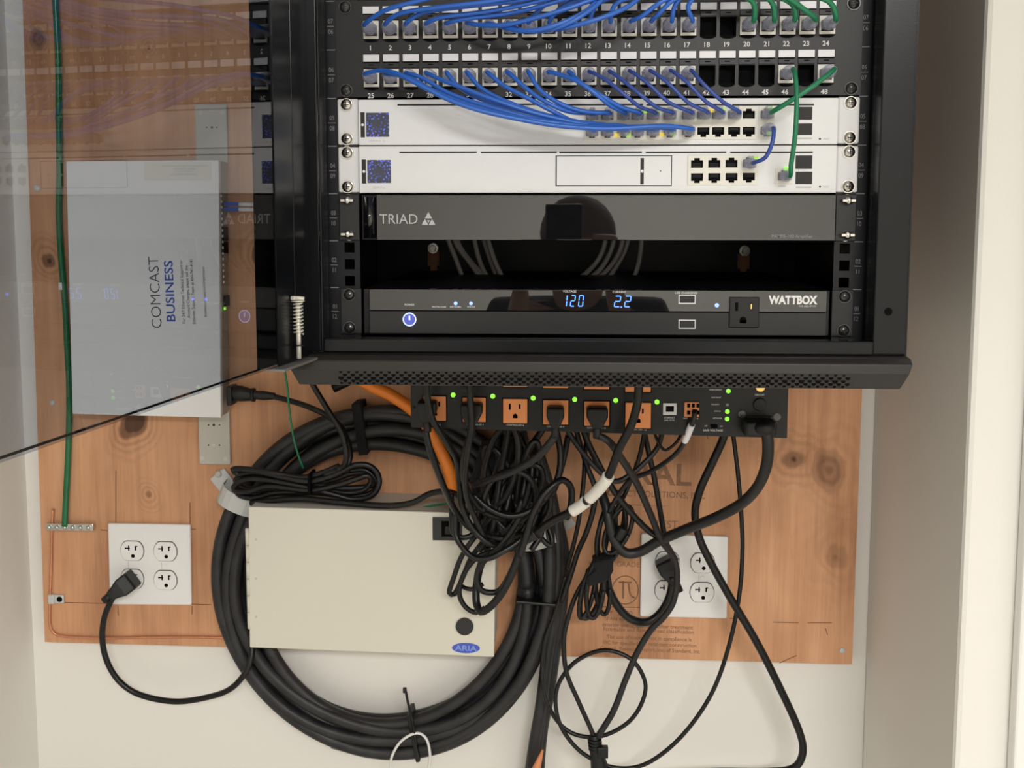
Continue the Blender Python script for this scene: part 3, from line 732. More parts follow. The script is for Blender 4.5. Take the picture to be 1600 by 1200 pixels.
pb = MB().cyl((q[0], WF-.7, q[2]), (q[0], WF, q[2]), 5.4, n=24).build('power_button', glow('button_blue', (.16, .20, 1), 0.9), wb)
MB().tube(spline(ring, 1.2, True), .5, 8).build('button_ring', M['ledwhite'], pb)
MB().box(q[0]-.7, q[0]+.7, WF-1.1, WF-.7, q[2]-.6, q[2]+3.4).build('button_mark', M['ledwhite'], pb)
disc('status_light', 712, 474, 1.7, M['ledblue']); disc('status_light', 736, 474, 1.6, M['ledblue']); disc('status_light', 1120, 477, 1.9, M['ledblue'])
for y in (468, 507):
    r = rect(1060, y-7.5, 1087, y+7, WF); b_ = MB().plate(*r, [(r[0]+1.0, r[1]-1.0, r[2]+1.1, r[3]-1.0)], WF-.7, WF+.1).build('usb_port', M['ear'], wb, bevel=.35)
    MB().box(r[0]+1, r[1]-1, WF-.25, WF+.05, r[2]+1, r[3]-1).build('usb_socket', M['groove'], b_)
    MB().box(r[0]+2.6, r[1]-2.6, WF-.5, WF, (r[2]+r[3])/2-1.6, (r[2]+r[3])/2+.8).build('usb_tongue', M['matte'], b_)
r = rect(1139, 464, 1186, 512, WF)
ob = MB().box(r[0], r[1], WF-2.2, WF, r[2], r[3]).build('outlet', M['plug'], wb, bevel=.9)
cx, cz = (r[0]+r[1])/2, (r[2]+r[3])/2
c = MB(); c.box(cx-8.6, cx-5.8, WF-2.35, WF-2.1, cz+1.5, cz+9.5); c.box(cx+5.2, cx+7.4, WF-2.35, WF-2.1, cz+2.5, cz+9); c.cyl((cx-1, WF-2.35, cz-7), (cx-1, WF-2.1, cz-7), 3.2, n=14); c.box(cx-4.2, cx+2.2, WF-2.35, WF-2.1, cz-10, cz-7)
c.build('outlet_slots', M['hole'], ob)
c = MB().box(cx+5.6, cx+6.8, WF-2.45, WF-2.34, cz+3.4, cz+8); c.build('brass_contact', M['gold'], ob)
a = at(1239, 468.5, WF); text('WATTBOX', 'logo_lettering', wb, (a[0], WF-.02, a[2]), 7.2, M['whiteink'], bold=.045, sx=.84); lab('TM', 1273, 464, 1.2); lab('WB-800-IPVM', 1261, 478.5, 1.9, 'greyink')
# ------------------------------------------------------------------ patch cables
def boot_mesh(parent, x, z, yf, up, small=False, proto={}):
    if (up, small) not in proto:
        c = MB(); s = 1 if up else -1
        c.box(x-5.7, x+5.7, yf-9, yf+6, z-3.9, z+3.9)
        if small: c.tube([(x, yf-7, z), (x, yf-13, z), (x, yf-18, z), (x, yf-24, z)], 6, 12, True, [5.2, 5.2, 4.2, 2.8])
        else: c.tube([(x, yf-7, z), (x, yf-15, z), (x, yf-22, z), (x, yf-30, z)], 6, 12, True, [6.3, 6.4, 5.0, 3.1])
        c.box(x-2.4, x+2.4, yf-15, yf+2, z+3.9*s-0.9, z+3.9*s+1.8*s+0.9)
        o = c.build('plug_boot', M['boot'], parent, bevel=0.7); proto[(up, small)] = (o, WORLD[o.name]-np.array((x, yf, z))); return o
    o, off = proto[(up, small)]; return place(o, parent, np.array((x, yf, z))+off)
def patch(label, p0, ctrl, p1, m, r=2.1, up0=False, up1=True, group='blue patch cables'):
    t = thing('patch_cable', label, 'cable', (p0[0], p0[2]-8, p0[1]), group)
    pts = [(p0[0], p0[2]-16, p0[1]), (p0[0], p0[2]-32, p0[1])] + [V(at(*q)) for q in ctrl]
    if p1 is not None: pts += [(p1[0], p1[2]-30, p1[1]), (p1[0], p1[2]-14, p1[1])]
    MB().tube(spline(pts, 4), r, 8).build('cord', m, t)
    boot_mesh(t, *p0, up0)
    if p1 is not None: boot_mesh(t, *p1, up1, True)
    return t
TZ = 7*U+1.5
def topcell(i, row): return (swz(TOPX[i], 180)[0], TZ+(27 if row else 11), SF)
R1 = {1: [(600,17,-50),(640,5,-58),(700,-9,-62),(800,-24,-60),(890,-36,-58)],
      2: [(625,21,-48),(690,11,-58),(760,3,-64),(830,-10,-66),(910,-32,-60)],
      3: [(660,20,-46),(720,11,-54),(800,2,-60),(860,-11,-64),(935,-34,-60)],
      4: [(690,27,-44),(760,18,-50),(820,7,-56),(880,-9,-60),(960,-34,-58)],
      5: [(730,29,-44),(790,22,-48),(840,11,-54),(905,-8,-56),(985,-34,-56)],
      6: [(750,39,-46),(790,39,-58),(830,30,-64),(885,14,-66),(945,-8,-62),(1010,-34,-56)],
      7: [(780,41,-48),(812,48,-64),(845,46,-72),(885,33,-72),(920,14,-66),(935,-8,-56)],
      8: [(803,44,-48),(835,49,-60),(865,44,-68),(905,29,-70),(940,6,-64),(950,-10,-54)],
      9: [(838,20,-42),(862,2,-46),(930,-18,-46)],
      10: [(866,22,-42),(890,4,-46),(960,-16,-46)],
      11: [(895,18,-42),(915,-2,-46),(985,-18,-46)],
      12: [(922,22,-42),(940,0,-46),(1010,-18,-46)],
      13: [(870,46,-76),(906,38,-74),(950,24,-68),(985,6,-62),(1045,-16,-52)],
      14: [(1002,26,-46),(1030,5,-52),(1070,-16,-48)], 15: [(1030,21,-46),(1052,0,-50),(1095,-18,-46)],
      16: [(1054,10,-44),(1070,-8,-48),(1120,-20,-46)], 17: [(1075,10,-44),(1092,-8,-46),(1140,-20,-46)]}
R1[13] = [(955,20,-44),(968,2,-48),(1040,-18,-48)]
R1[12] = [(925,20,-42),(940,2,-46),(1010,-18,-46)]
R1[8] = [(806,44,-50),(832,49,-62),(868,44,-70),(908,36,-72),(950,22,-70),(985,6,-62),(965,-14,-54)]
R1[8] = [(806,44,-50),(832,49,-62),(868,44,-70),(900,30,-72),(932,8,-66),(948,-12,-54)]
R1[11] = [(868,46,-60),(905,38,-70),(945,26,-70),(985,8,-62),(1005,-12,-50)]
for n in range(1, 18):
    x, z = port_xz(n)
    end = topcell(n-1, 1) if n <= 6 else topcell(n-7, 0)
    patch('blue patch cable from jack %d of the upper row, rising out of view' % n, (x, z, PF), R1[n], end, M['blue'], up1=(n <= 6))
G1 = {20: ((1177,4,-44), 6), 21: ((1205,2,-44), 7), 22: ((1239,8,-44), 8), 23: ((1247,8,-48), 9), 24: ((1297,4,-44), 10)}
for n, (c, i) in G1.items():
    x, z = port_xz(n)
    patch('green patch cable from jack %d of the upper row, rising out of view' % n, (x, z, PF), [c, (c[0]-(c[0]-TOPX[i]-15)*.35, -14, -50)], topcell(i, 1), M['green'], 2.5, group='green patch cables')
R2 = {25: ([(597,110,-46),(625,117,-58),(662,136,-66),(702,156,-70),(748,172,-72),(805,185,-70),(870,196,-66),(950,201,-60),(1035,197,-54)], (6, 0)),
      26: ([(640,122,-44),(682,144,-56),(732,164,-64),(792,180,-66),(860,191,-64),(940,199,-58),(1010,198,-52)], (5, 0)),
      27: ([(660,122,-44),(702,146,-52),(762,166,-58),(830,184,-60),(900,195,-56),(985,199,-50)], (4, 0)),
      28: ([(690,125,-46),(722,137,-54),(772,156,-60),(840,178,-60),(920,195,-54),(965,196,-48)], (3, 0)),
      29: ([(715,134,-42),(752,155,-48),(820,174,-52),(900,190,-50),(942,195,-46)], (2, 0)),
      30: ([(752,138,-44),(792,159,-50),(850,179,-52),(910,192,-46)], (1, 0)),
      31: ([(786,133,-44),(822,152,-50),(862,173,-52),(895,190,-46)], (0, 0)),
      32: ([(832,146,-46),(862,164,-50),(892,175,-46)], (0, 1)), 33: ([(846,143,-44),(882,165,-48),(918,175,-46)], (1, 1)),
      34: ([(882,119,-46),(906,129,-54),(935,150,-56),(955,166,-48)], (2, 1)), 35: ([(907,129,-46),(942,151,-52),(972,168,-46)], (3, 1)),
      36: ([(947,125,-46),(976,148,-52),(1000,167,-46)], (4, 1)), 37: ([(976,128,-46),(1002,149,-52),(1027,168,-46)], (5, 1)),
      38: ([(1012,130,-46),(1045,160,-46)], (6, 1)), 39: ([(1042,128,-46),(1075,160,-46)], (7, 1)), 40: ([(1072,127,-46),(1102,158,-46)], (8, 1)), 41: ([(1095,127,-46),(1128,158,-46)], (9, 1))}
for n, (c, (i, row)) in R2.items():
    x, z = port_xz(n)
    e = swz(TOPX[i], YT(TOPX[i]) if row else YBm(TOPX[i]))
    patch('blue patch cable from jack %d of the lower row down to the silver switch' % n, (x, z, PF), c, (e[0], e[1], SF), M['blue'] if n < 36 else M['bluedk'], 2.1 if n < 36 else 1.75, up1=bool(row))
x, z = port_xz(46); e = swz(1225, 275.5)
patch('green patch cable hanging from jack 46 straight down to the second silver unit', (x, z, PF), [(1243,122,-46),(1245,160,-52),(1242,215,-52),(1236,258,-46)], (*e, SF), M['green'], 2.2, group='green patch cables')
x, z = port_xz(48); e = swz(1198, YT(1198))
patch('green patch cable slanting from jack 48 to the rightmost switch port', (x, z, PF), [(1292,118,-46),(1262,140,-52),(1228,162,-48)], (*e, SF), M['green'], 2.2, group='green patch cables')
a = swz(1198, YBm(1198)); b_ = swz(1170, 256)
patch('short dark blue patch cable joining the two silver units at their right ports', (*a, SF), [(1209,205,-46),(1207,222,-50),(1196,246,-46)], (*b_, SF), M['bluedk'], 1.9, up1=True, group='blue patch cables')

# grey cables seen through the gap behind the rack
for i, (pth, side) in enumerate((([(690,330,250),(702,380,250),(712,405,250),(728,450,250),(740,500,250)], 'left'), ([(700,330,250),(712,380,260),(735,412,255),(760,450,250),(775,500,250)], 'left'),
        ([(705,330,265),(716,380,262),(745,420,258),(775,450,250),(800,500,250)], 'left'), ([(735,330,260),(742,380,260),(752,415,258),(770,450,250),(785,500,255)], 'left'), ([(750,330,250),(764,380,250),(776,415,250),(793,450,252),(810,500,250)], 'left'), ([(742,330,270),(757,380,268),(768,412,262),(782,450,255),(795,500,258)], 'left'),
        ([(950,330,250),(945,380,250),(930,412,250),(890,450,250),(850,500,250)], 'right'), ([(962,330,250),(958,380,255),(940,418,252),(905,450,250),(870,500,250)], 'right'), ([(975,330,250),(972,380,250),(955,415,250),(920,450,250),(890,500,250)], 'right'),
        ([(982,330,260),(980,380,258),(962,418,255),(940,450,250),(915,500,250)], 'right'), ([(1003,330,250),(1002,380,250),(997,415,250),(985,450,250),(975,500,250)], 'right'))):
    k = i if side == 'left' else i-6
    o = MB().tube(px(pth, 6), 3.0, 8).build('grey_cable', M['cable_grey'])
    tag(o, '%s grey cable of the %s bundle in the gap above the power unit' % (('first', 'second', 'third', 'fourth', 'fifth', 'sixth')[k], side), 'cable', 'grey cables behind the rack')

# ------------------------------------------------------------------ power distribution unit under the cabinet
PY = 200.0
r = [at(642, 668, PY), at(1230, 685, PY), at(1230, 600, PY)]
pz1 = -44.0
pdu = thing('power_strip_unit', 'black power distribution unit with orange outlets and green lights under the cabinet', 'power unit', ((r[0][0]+r[1][0])/2, PY, r[0][2]))
MB().quadbox([(r[0][0], pz1), (r[1][0], pz1-3), (r[1][0], r[1][2]), (r[0][0], r[0][2])], PY, PLY-1).build('chassis', M['panel'], pdu, bevel=1)
for x in (r[0][0]+25, r[1][0]-25): MB().box(x-15, x+15, PY+40, PY+42, pz1-10, ZB-0.2).build('hanger', M['cab'], pdu)
def pdu_outlet(x0, y0, x1, y1):
    q = rect(x0, y0, x1, y1, PY); o = MB().box(q[0], q[1], PY-1.6, PY+.2, q[2], q[3]).build('outlet', M['orange'], pdu, bevel=.6)
    cx, cz = (q[0]+q[1])/2, (q[2]+q[3])/2; F = PY-1.75
    c = MB(); c.box(cx-7.2, cx-5.0, F, F+.3, cz+1.5, cz+8.5); c.box(cx+4.2, cx+6.2, F, F+.3, cz+2.5, cz+8); c.cyl((cx+.2, F, cz-5.6), (cx+.2, F+.3, cz-5.6), 2.6, n=14); c.box(cx-2.4, cx+2.8, F, F+.3, cz-8.2, cz-5.6)
    c.build('outlet_slots', M['hole'], o); 
    g = MB().plate(q[0]-1.2, q[1]+1.2, q[2]-1.2, q[3]+1.2, [(q[0], q[1], q[2], q[3])], PY-.25, PY+.1); g.build('outlet_rim', M['hole'], o)
    return cx, cz
OX = [(662,619,697,657), (723,621,759,659), (786,623,824,661), (849,625,888,663), (913,627,952,665), (977,629,1017,669)]
OC = [pdu_outlet(*o) for o in OX]
for (x0, y0, x1, y1) in OX: pdu_outlet(x0, y0-57, x1, y1-57)
for i, (x, y) in enumerate(((675,663), (742,663), (805,664), (868,666.5), (932,668.5), (1000,671))):
    q = at(x, y, PY); text('CONTROLLED %d' % (2*i+2) if i < 5 else 'BATTERY 12', 'small_print', pdu, (q[0], PY-.02, q[2]), 1.9, M['whiteink'], sx=1.0, ang=-.02)
for x, y in ((708,617), (770,619), (833,622), (898,624), (962,625.5), (1026.5,628)): disc('outlet_light', x, y, 2.7, M['ledgreen'], .8, PY, pdu)
for x, y, m in ((1138,611,'ledgreen'), (1136.5,632.5,'ledoff'), (1136.5,643,'ledgreen'), (1136,654.5,'ledgreen')): disc('status_light', x, y, 2.5 if m == 'ledgreen' else 1.6, M[m], .8, PY, pdu)
for x, y, s in ((1118,609,'OVERCURRENT'), (1119,621,'GND FAULT'), (1118,632,'POLARITY'), (1121,642.5,'STATUS'), (1121,653.5,'NETWORK')):
    q = at(x, y, PY); text(s, 'small_print', pdu, (q[0], PY-.02, q[2]), 1.5, M['whiteink'], sx=.95)
q = at(1114, 672.5, PY); text('SAFE VOLTAGE', 'small_print', pdu, (q[0], PY-.02, q[2]), 2.3, M['whiteink'], bold=.01)
q = at(1103, 665.5, PY); text('OFF', 'small_print', pdu, (q[0], PY-.02, q[2]), 1.4, M['whiteink']); q = at(1127, 666, PY); text('ON', 'small_print', pdu, (q[0], PY-.02, q[2]), 1.4, M['whiteink'])
q = rect(1110, 663, 1121, 669, PY); MB().box(*q[:2], PY-1.5, PY, *q[2:]).build('slide_switch', M['hole'], pdu, bevel=.4)
q = at(1187, 617, PY); text('CIRCUIT', 'small_print', pdu, (q[0], PY-.02, q[2]), 2.0, M['whiteink'])
q = at(1187, 632, PY); MB().cyl((q[0], PY-3, q[2]), (q[0], PY, q[2]), 7.5, n=20).build('reset_button', M['plug'], pdu, bevel=.8)
q = at(1187, 604, PY); MB().cyl((q[0], PY-5, q[2]), (q[0], PY, q[2]), 5.5, n=20).build('ground_terminal', M['gold'], pdu, bevel=.8)
for x, y in ((1159, 647), (1214, 651)): disc('inlet_screw', x, y, 4.2, M['screwblk'], 1.6, PY, pdu)
for x, y in ((647.5, 636), (802, 643), (867, 645), (740, 640)): disc('case_screw', x, y, 1.5, M['hole'], .2, PY, pdu)
q = rect(1152, 652, 1220, 676, PY); MB().box(q[0]+9, q[1]-10, PY-2, PY, q[2]-2, q[3]+2).build('power_inlet', M['plug'], pdu, bevel=1)
q = rect(1036, 630, 1057, 648, PY); c = MB(); c.plate(*q, [(q[0]+3, q[1]-3, q[2]+3.5, q[3]-3)], PY-1.4, PY+.1); c.build('ethernet_port', M['ear'], pdu)
MB().box(q[0]+1, q[1]-1, PY-.3, PY-.1, q[2]+1, q[3]-1).build('socket', M['hole'], pdu)
q = at(1046, 652.5, PY); text('ETHERNET', 'small_print', pdu, (q[0], PY-.02, q[2]), 1.8, M['whiteink']); q = at(1046, 656.5, PY); text('LAN 10/100', 'small_print', pdu, (q[0], PY-.02, q[2]), 1.6, M['whiteink'])
q = rect(1069, 628, 1092, 651, PY); tb = MB().box(q[0], q[1], PY-3, PY, q[2], q[3]).build('terminal_block', M['orange'], pdu, bevel=.6)
c = MB()
for i in range(3):
    for j in range(2): x = q[0]+3+i*5.2; z = q[2]+3+j*8; c.box(x, x+3.4, PY-3.2, PY-2.9, z, z+4.6)
c.build('terminal_slots', M['hole'], tb)
q = at(1071, 653.5, PY); text('OUT', 'small_print', pdu, (q[0], PY-.02, q[2]), 1.7, M['whiteink']); q = at(1088, 654, PY); text('SEN', 'small_print', pdu, (q[0], PY-.02, q[2]), 1.7, M['whiteink'])
# ------------------------------------------------------------------ white business modem on the backboard
MY = 392.0
mc = [at(103, 252, MY), at(342, 250, MY), at(345, 653, MY), at(113, 647, MY)]
mcc = [(p[0], p[2]) for p in mc]
mo = thing('modem', 'flat white modem with black and blue sideways lettering, behind the glass door', 'modem', ((mcc[2][0]+mcc[3][0])/2, MY, mcc[2][1]))
MB().quadbox(mcc, MY, MY+9).build('front_cover', M['modem'], mo, bevel=1.2)
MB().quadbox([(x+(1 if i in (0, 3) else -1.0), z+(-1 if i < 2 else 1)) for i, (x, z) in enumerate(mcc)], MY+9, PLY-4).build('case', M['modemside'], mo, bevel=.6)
R90 = math.pi/2+0.02
def mtext(s, x, y, h, m, **k): q = at(x, y, MY); return text(s, k.pop('nm', 'lettering'), mo, (q[0], MY-.05, q[2]), h, M[m], ang=R90, **k)
mtext('COMCAST', 242, 457, 14, 'blackink', sx=1.02, bold=-.012); mtext('BUSINESS', 265, 455, 11.5, 'blueink', sx=1.2, bold=.012)
for x, y, s in ((285, 456, 'For 24/7 Ethernet Technical Support or'), (293, 456, 'Account Changes, please call the'), (301, 456, 'Ethernet Support Team at 800-741-4141'), (319, 456, 'business.comcast.com/myaccount')):
    mtext(s, x, y, 4.0, 'blackink', sx=.92 if x != 319 else .86)
st = rect(225, 253, 330, 282, MY); MB().box(st[0], st[1], MY-.2, MY, st[2], st[3]).build('sticker', mat('sticker_cream', (.74, .72, .64), .6), mo)
for i, s in enumerate(('DANGER OF ELECTROSTATIC DISCHARGE', 'AND POWER SURGE', 'DO NOT TOUCH', 'CONTACTS WHEN WET')):
    q = at(288, 259.5+i*4.3, MY-.2); text(s, 'lettering', mo, (q[0], MY-.25, q[2]), 2.2, M['greyink'])
for x, y, m in ((177, 602, 'ledoff'), (177, 611, 'ledoff'), (260, 596, 'ledoff'), (312, 599, 'ledgreen')):
    pass
xs = mcc[1][0]-0.9
for y0, y1 in ((355, 376), (378, 396), (462, 478)):
    za, zb_ = at(350, y1, MY+20)[2], at(350, y0, MY+20)[2]; MB().box(xs-2, xs+.6, MY+14, MY+32, za, zb_).build('side_socket', M['hole'], mo)
c = MB()
for k in range(16): z = at(350, 306+k*9, MY+12)[2]; c.box(xs-1, xs+.4, MY+10.5, MY+12.5, z-1.5, z+1.5)
c.build('side_vent', M['label'], mo)
z = at(350, 482, MY+12)[2]; MB().box(xs-1, xs+1, MY+10, MY+14, z-1.8, z+1.8).build('side_light', M['ledgreen'], mo)
def bracket(x0, y0, x1, y1, label, ys):
    q = rect(x0, y0, x1, y1, PLY-5); t = thing('mounting_bracket', label, 'bracket', ((q[0]+q[1])/2, PLY, q[2]))
    MB().box(q[0], q[1], PLY-5, PLY-.1, q[2], q[3]).build('bracket_plate', M['bracket'], t, bevel=1.5)
    for x, y, r in ys: p = at(x, y, PLY-5); MB().cyl((p[0], PLY-5.2, p[2]), (p[0], PLY-4.8, p[2]), r, n=14).build('bracket_hole', M['groove'] if r < 2 else M['greybox'], t)
bracket(305, 163, 355, 256, 'grey plastic mounting bracket above the white modem', ((323, 199, 1), (331, 199, 1.6), (339, 199, 1), (313, 176, 3), (348, 176, 3)))
bracket(310, 640, 359, 726, 'grey plastic mounting bracket below the white modem', ((326, 664, 1.1), (334, 664, 1.8), (343, 664, 1.1), (326, 695.5, 1.1), (334, 696, 2.6), (343, 695.5, 1.1), (316, 716, 3.2), (352, 717, 3.2)))
ep = thing('ethernet_plug', 'pair of white sleeved blue ethernet plugs in the right side of the modem', 'plug', AT(358, 325, MY+20))
for i, y in enumerate((319, 327)):
    a, b_, d = AT(359, y, MY+22), AT(373, y, MY+22), AT(400, y+.5, MY+22)
    MB().box(xs+.6, b_.x, MY+18, MY+27, a.z-2.6, a.z+2.6).build('plug_body', M['blueink'], ep, bevel=.5); MB().cyl(b_, d, 2.7, 2.4, n=12).build('sleeve', M['label'], ep)

# ------------------------------------------------------------------ cream enclosure
EY = 340.0
ec = [(p[0], p[2]) for p in (at(388, 792, EY), at(775, 803, EY), at(772, 1027, EY), at(390, 1012, EY))]
en = thing('wall_enclosure', 'cream metal enclosure with a blue oval sticker, inside the ring of black cable', 'enclosure', ((ec[2][0]+ec[3][0])/2, EY, ec[2][1]))
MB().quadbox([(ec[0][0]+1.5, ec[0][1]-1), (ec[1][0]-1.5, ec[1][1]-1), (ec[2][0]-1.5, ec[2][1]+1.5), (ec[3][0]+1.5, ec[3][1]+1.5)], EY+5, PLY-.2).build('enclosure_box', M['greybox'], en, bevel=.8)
dd = MB().quadbox(ec, EY, EY+4.8).build('enclosure_door', M['cream'], en, bevel=1.6, seg=3)
hx = at(390, 905, EY)[0]; za, zb_ = at(390, 983, EY)[2], at(390, 826, EY)[2]
for i in range(6):
    z0_, z1_ = za+(zb_-za)*i/6+.3, za+(zb_-za)*(i+1)/6-.3; MB().cyl((hx-2.2, EY+2, z0_), (hx-2.2, EY+2, z1_), 2.6, n=12).build('hinge_knuckle', M['cream'], en)
for y in (843, 904, 964): disc('hinge_rivet', 400, y, 1.3, M['bracket'], .5, EY, en)
q = rect(676, 808, 722, 844, EY); b_ = MB().plate(q[0], q[1], q[2], q[3], [(q[0]+12, q[1]-3, q[2]+5, q[3]-5)], EY-1.8, EY+.1).build('latch', M['matte'], en, bevel=.6); MB().box(q[0]+11, q[1]-2, EY-.3, EY-.1, q[2]+4, q[3]-4).build('latch_recess', M['hole'], b_)
MB().box(q[0]+16, q[1]-12, EY-1.4, EY-.2, q[2]+8, q[3]-12).build('latch_paddle', M['plug'], b_, bevel=.5)
disc('lock_cap', 726, 978.5, 11.6, M['matte'], 2.0, EY, en, 32)
q = at(728, 1012.5, EY); o = MB().cyl((0, -.25, 0), (0, 0, 0), 1, n=36).xf(lambda p: (q[0]+p[0]*18.3, EY+p[1], q[2]+p[2]*7)).build('logo_sticker', M['sticker'], en)
text('ARIA', 'logo_lettering', o, (q[0], EY-.3, q[2]), 7.2, mat('pale_blue_ink', (.24, .34, .74), .5), sx=1.25, bold=.01, ang=-.03)
q = at(525, 783, 385); 
# ------------------------------------------------------------------ outlets on the plywood
def receptacle(parent, x, z, F, slots=True):
    pr = []
    for i in range(28):
        a = 2*math.pi*i/28; pr.append((x+16.2*math.cos(a), z+max(-13.6, min(13.6, 16.4*math.sin(a)))))
    o = MB().prism(pr[::-1], F-2.4, F+.2).build('receptacle', M['plate'], parent, bevel=.7)
    pr2 = [(x+(a-x)*1.05, z+(b_-z)*1.06) for a, b_ in pr]; MB().prism(pr2[::-1], F-.25, F-.05).build('receptacle_gap', M['groove'], parent)
    c = MB(); G = F-2.55; c.box(x-9.6, x-2.6, G, G+.3, z+3.2, z+5.0); c.box(x-5.0, x-3.2, G, G+.3, z+.5, z+8); c.box(x+4.4, x+6.4, G, G+.3, z+1, z+7.5); c.box(x+4.4, x+8.2, G, G+.3, z+6, z+7.5)
    c.cyl((x+1.5, G, z-7), (x+1.5, G+.3, z-7), 2.7, n=14); c.build('outlet_slots', M['hole'], o)
def outlet_plate(c4, cells, label):
    F = PLY-6; cc = [(p[0], p[2]) for p in (at(*c, F) for c in c4)]
    t = thing('outlet_plate', label, 'outlet', ((cc[2][0]+cc[3][0])/2, PLY, cc[2][1]))
    MB().quadbox(cc, F, PLY-.1).build('cover_plate', M['plate'], t, bevel=2.2, seg=3)
    for x, y in cells: p = at(x, y, F-2); receptacle(t, p[0], p[2], F)
    for j in (0, 1):
        a = at((cells[j][0]+cells[j+2][0])/2, (cells[j][1]+cells[j+2][1])/2, F); MB().cyl((a[0], F-1, a[2]), (a[0], F, a[2]), 3, n=14).build('plate_screw', M['plate'], t, bevel=.3)
        MB().box(a[0]-5, a[0]-4.4, F-.15, F, a[2]-5, a[2]+5).build('plate_seam', M['bracket'], t)
outlet_plate(((168, 818), (297, 820), (299, 946), (171, 945)), ((206, 861), (258, 862), (206, 905), (258, 907)), 'white four socket outlet plate at the lower left with one black plug in it')
outlet_plate(((1002, 834), (1138, 839), (1136, 967), (1000, 964)), ((1043, 878), (1098, 880), (1042, 923), (1097, 926)), 'white four socket outlet plate at the lower right behind hanging black cords')

# ------------------------------------------------------------------ grounding
gb = thing('ground_bar', 'small shiny metal ground bar with screws at the foot of the thick green wire', 'ground bar', AT(109, 829, PLY))
q = rect(72, 818, 146, 829, PLY-10); MB().box(q[0], q[1], PLY-12, PLY-4, q[2], q[3]).build('bar', M['zinc'], gb, bevel=1)
for x in (q[0]+6, q[1]-6): MB().box(x-3, x+3, PLY-4, PLY-.1, q[2]+2, q[3]-2).build('standoff', M['zinc'], gb)
for i in range(6): x = q[0]+6+i*(q[1]-q[0]-12)/5; c = MB(); c.ball((x, PLY-13, (q[2]+q[3])/2), 3.4, 3, 3.4, 12); c.box(x-2.6, x+2.6, PLY-16.2, PLY-15, (q[2]+q[3])/2-.5, (q[2]+q[3])/2+.5); c.build('bar_screw', M['zinc'], gb)
gw_ = thing('ground_wire', 'thick green ground wire running down the left of the plywood to the metal bar', 'wire', AT(100, 820, 425))
MB().tube(px([(85,-60,428),(87,10,428),(91,90,428),(92,180,428),(93,260,428),(92,330,428),(94,380,428),(97,420,428),(102,480,428),(105,540,428),(108,600,428),(108,660,428),(106,720,428),(103,780,426),(101,822,423)], 6), 4.2, 10).build('insulation', M['gwire'], gw_)
for x, y in ((97, 447), (92, 184)): p = AT(x, y, 428); MB().cyl(p+Vector((0, 0, 5)), p-Vector((0, 0, 5)), 4.6, n=12).build('tape_band', M['label'] if y > 400 else M['gwire'], gw_)
tag(MB().tube(px([(83,795,431),(81,830,430),(80,880,432),(78,940,432),(78,975,432),(84,989,432),(98,994,432),(150,997,432),(220,996,432),(300,995.5,432),(360,997,432),(392,1000,432),(440,1004,432)], 6), 2.0, 8).build('copper_wire', M['copper']), 'bare copper wire bending along the lower left edge of the plywood', 'wire')
cl = thing('cable_clip', 'small metal clip with black screw over the bare copper wire', 'clip', AT(86, 945, PLY))
q = rect(75, 930, 99, 943, PLY-4); MB().box(q[0], q[0]+9, PLY-5.5, PLY-.1, q[2]-1, q[3]+1).build('strap', M['clampgrey'], cl, bevel=1.5); MB().box(q[0]+8, q[1], PLY-3, PLY-.1, q[2], q[3]).build('tab', M['clampgrey'], cl, bevel=.6)
p = at(93, 936.5, PLY-3); MB().ball((p[0], PLY-3, p[2]), 4, 2.4, 4, 14).build('screw', M['hole'], cl)

# ------------------------------------------------------------------ big coil of thick cable
coil = thing('cable_coil', 'large ring of thick dusty black cable hung around the cream enclosure', 'cable coil', AT(602, 1200, 420))
def ringpt(a, r, y, wob=0, ph=0):
    # a=0 right, counter clockwise; centre follows the photographed ring
    q = at(603, 909, 418); rr = r+wob*math.sin(3*a+ph)
    return Vector((q[0]+rr*math.cos(a)*0.985, y, q[2]+rr*math.sin(a)*1.035))
rng = random.Random(4)
for (r, y, wob, ph) in ((231, 424, 3, 0), (214, 423, 5, 1), (197, 424, 4, 2.2), (222, 408, 6, 3), (204, 405, 7, 4.2), (233, 409, 3, 5.2), (191, 409, 4, .7)):
    pts = [ringpt(2*math.pi*i/40, r, y, wob, ph) for i in range(40)]
    MB().tube(spline(pts, 8, True), 8.8, 12).build('cable_turn', M['coax'], coil)
for pth in ([(838,700,410),(862,780,412),(872,870,405),(868,950,402),(856,1020,404),(846,1100,410),(834,1170,412),(822,1260,415)], [(858,770,422),(880,860,416),(878,940,414),(868,1010,414),(858,1080,418),(846,1150,420),(838,1260,420)],
            [(846,760,400),(858,850,396),(856,940,394),(838,1010,396),(812,1066,398),(772,1112,402),(716,1150,406),(650,1172,409),(585,1176,411),(520,1160,413)]):
    MB().tube(px(pth, 8), 8.4, 12).build('cable_turn', M['coax'], coil)
def tie(a, r0, r1, y0, y1, m, w=5, nm='cable_tie'):
    c = [ringpt(a, r0, y0), ringpt(a, r1, y0), ringpt(a, r1, y1), ringpt(a, r0, y1)]
    tg = Vector((-math.sin(a), 0, math.cos(a)))*w/2; b_ = MB()
    o_ = c; vs = [p-tg for p in o_]+[p+tg for p in o_]
    b_._add(vs, [(3,2,1,0),(4,5,6,7)]+[(i, (i+1) % 4, 4+(i+1) % 4, 4+i) for i in range(4)]); return b_.build(nm, m, coil, bevel=1.5)
tie(math.radians(-4), 183, 243, 383, 433, M['plug'], 4); tie(math.radians(98), 178, 246, 393, 433, M['velcro'], 13, 'tape_wrap'); tie(math.radians(-79), 177, 243, 393, 433, M['plug'], 6)
MB().tube(px([(651,1163,390),(645,1130,384),(638,1100,378),(634,1080,374)], 3), 1.8, 6).build('tie_tail', M['plug'], coil)
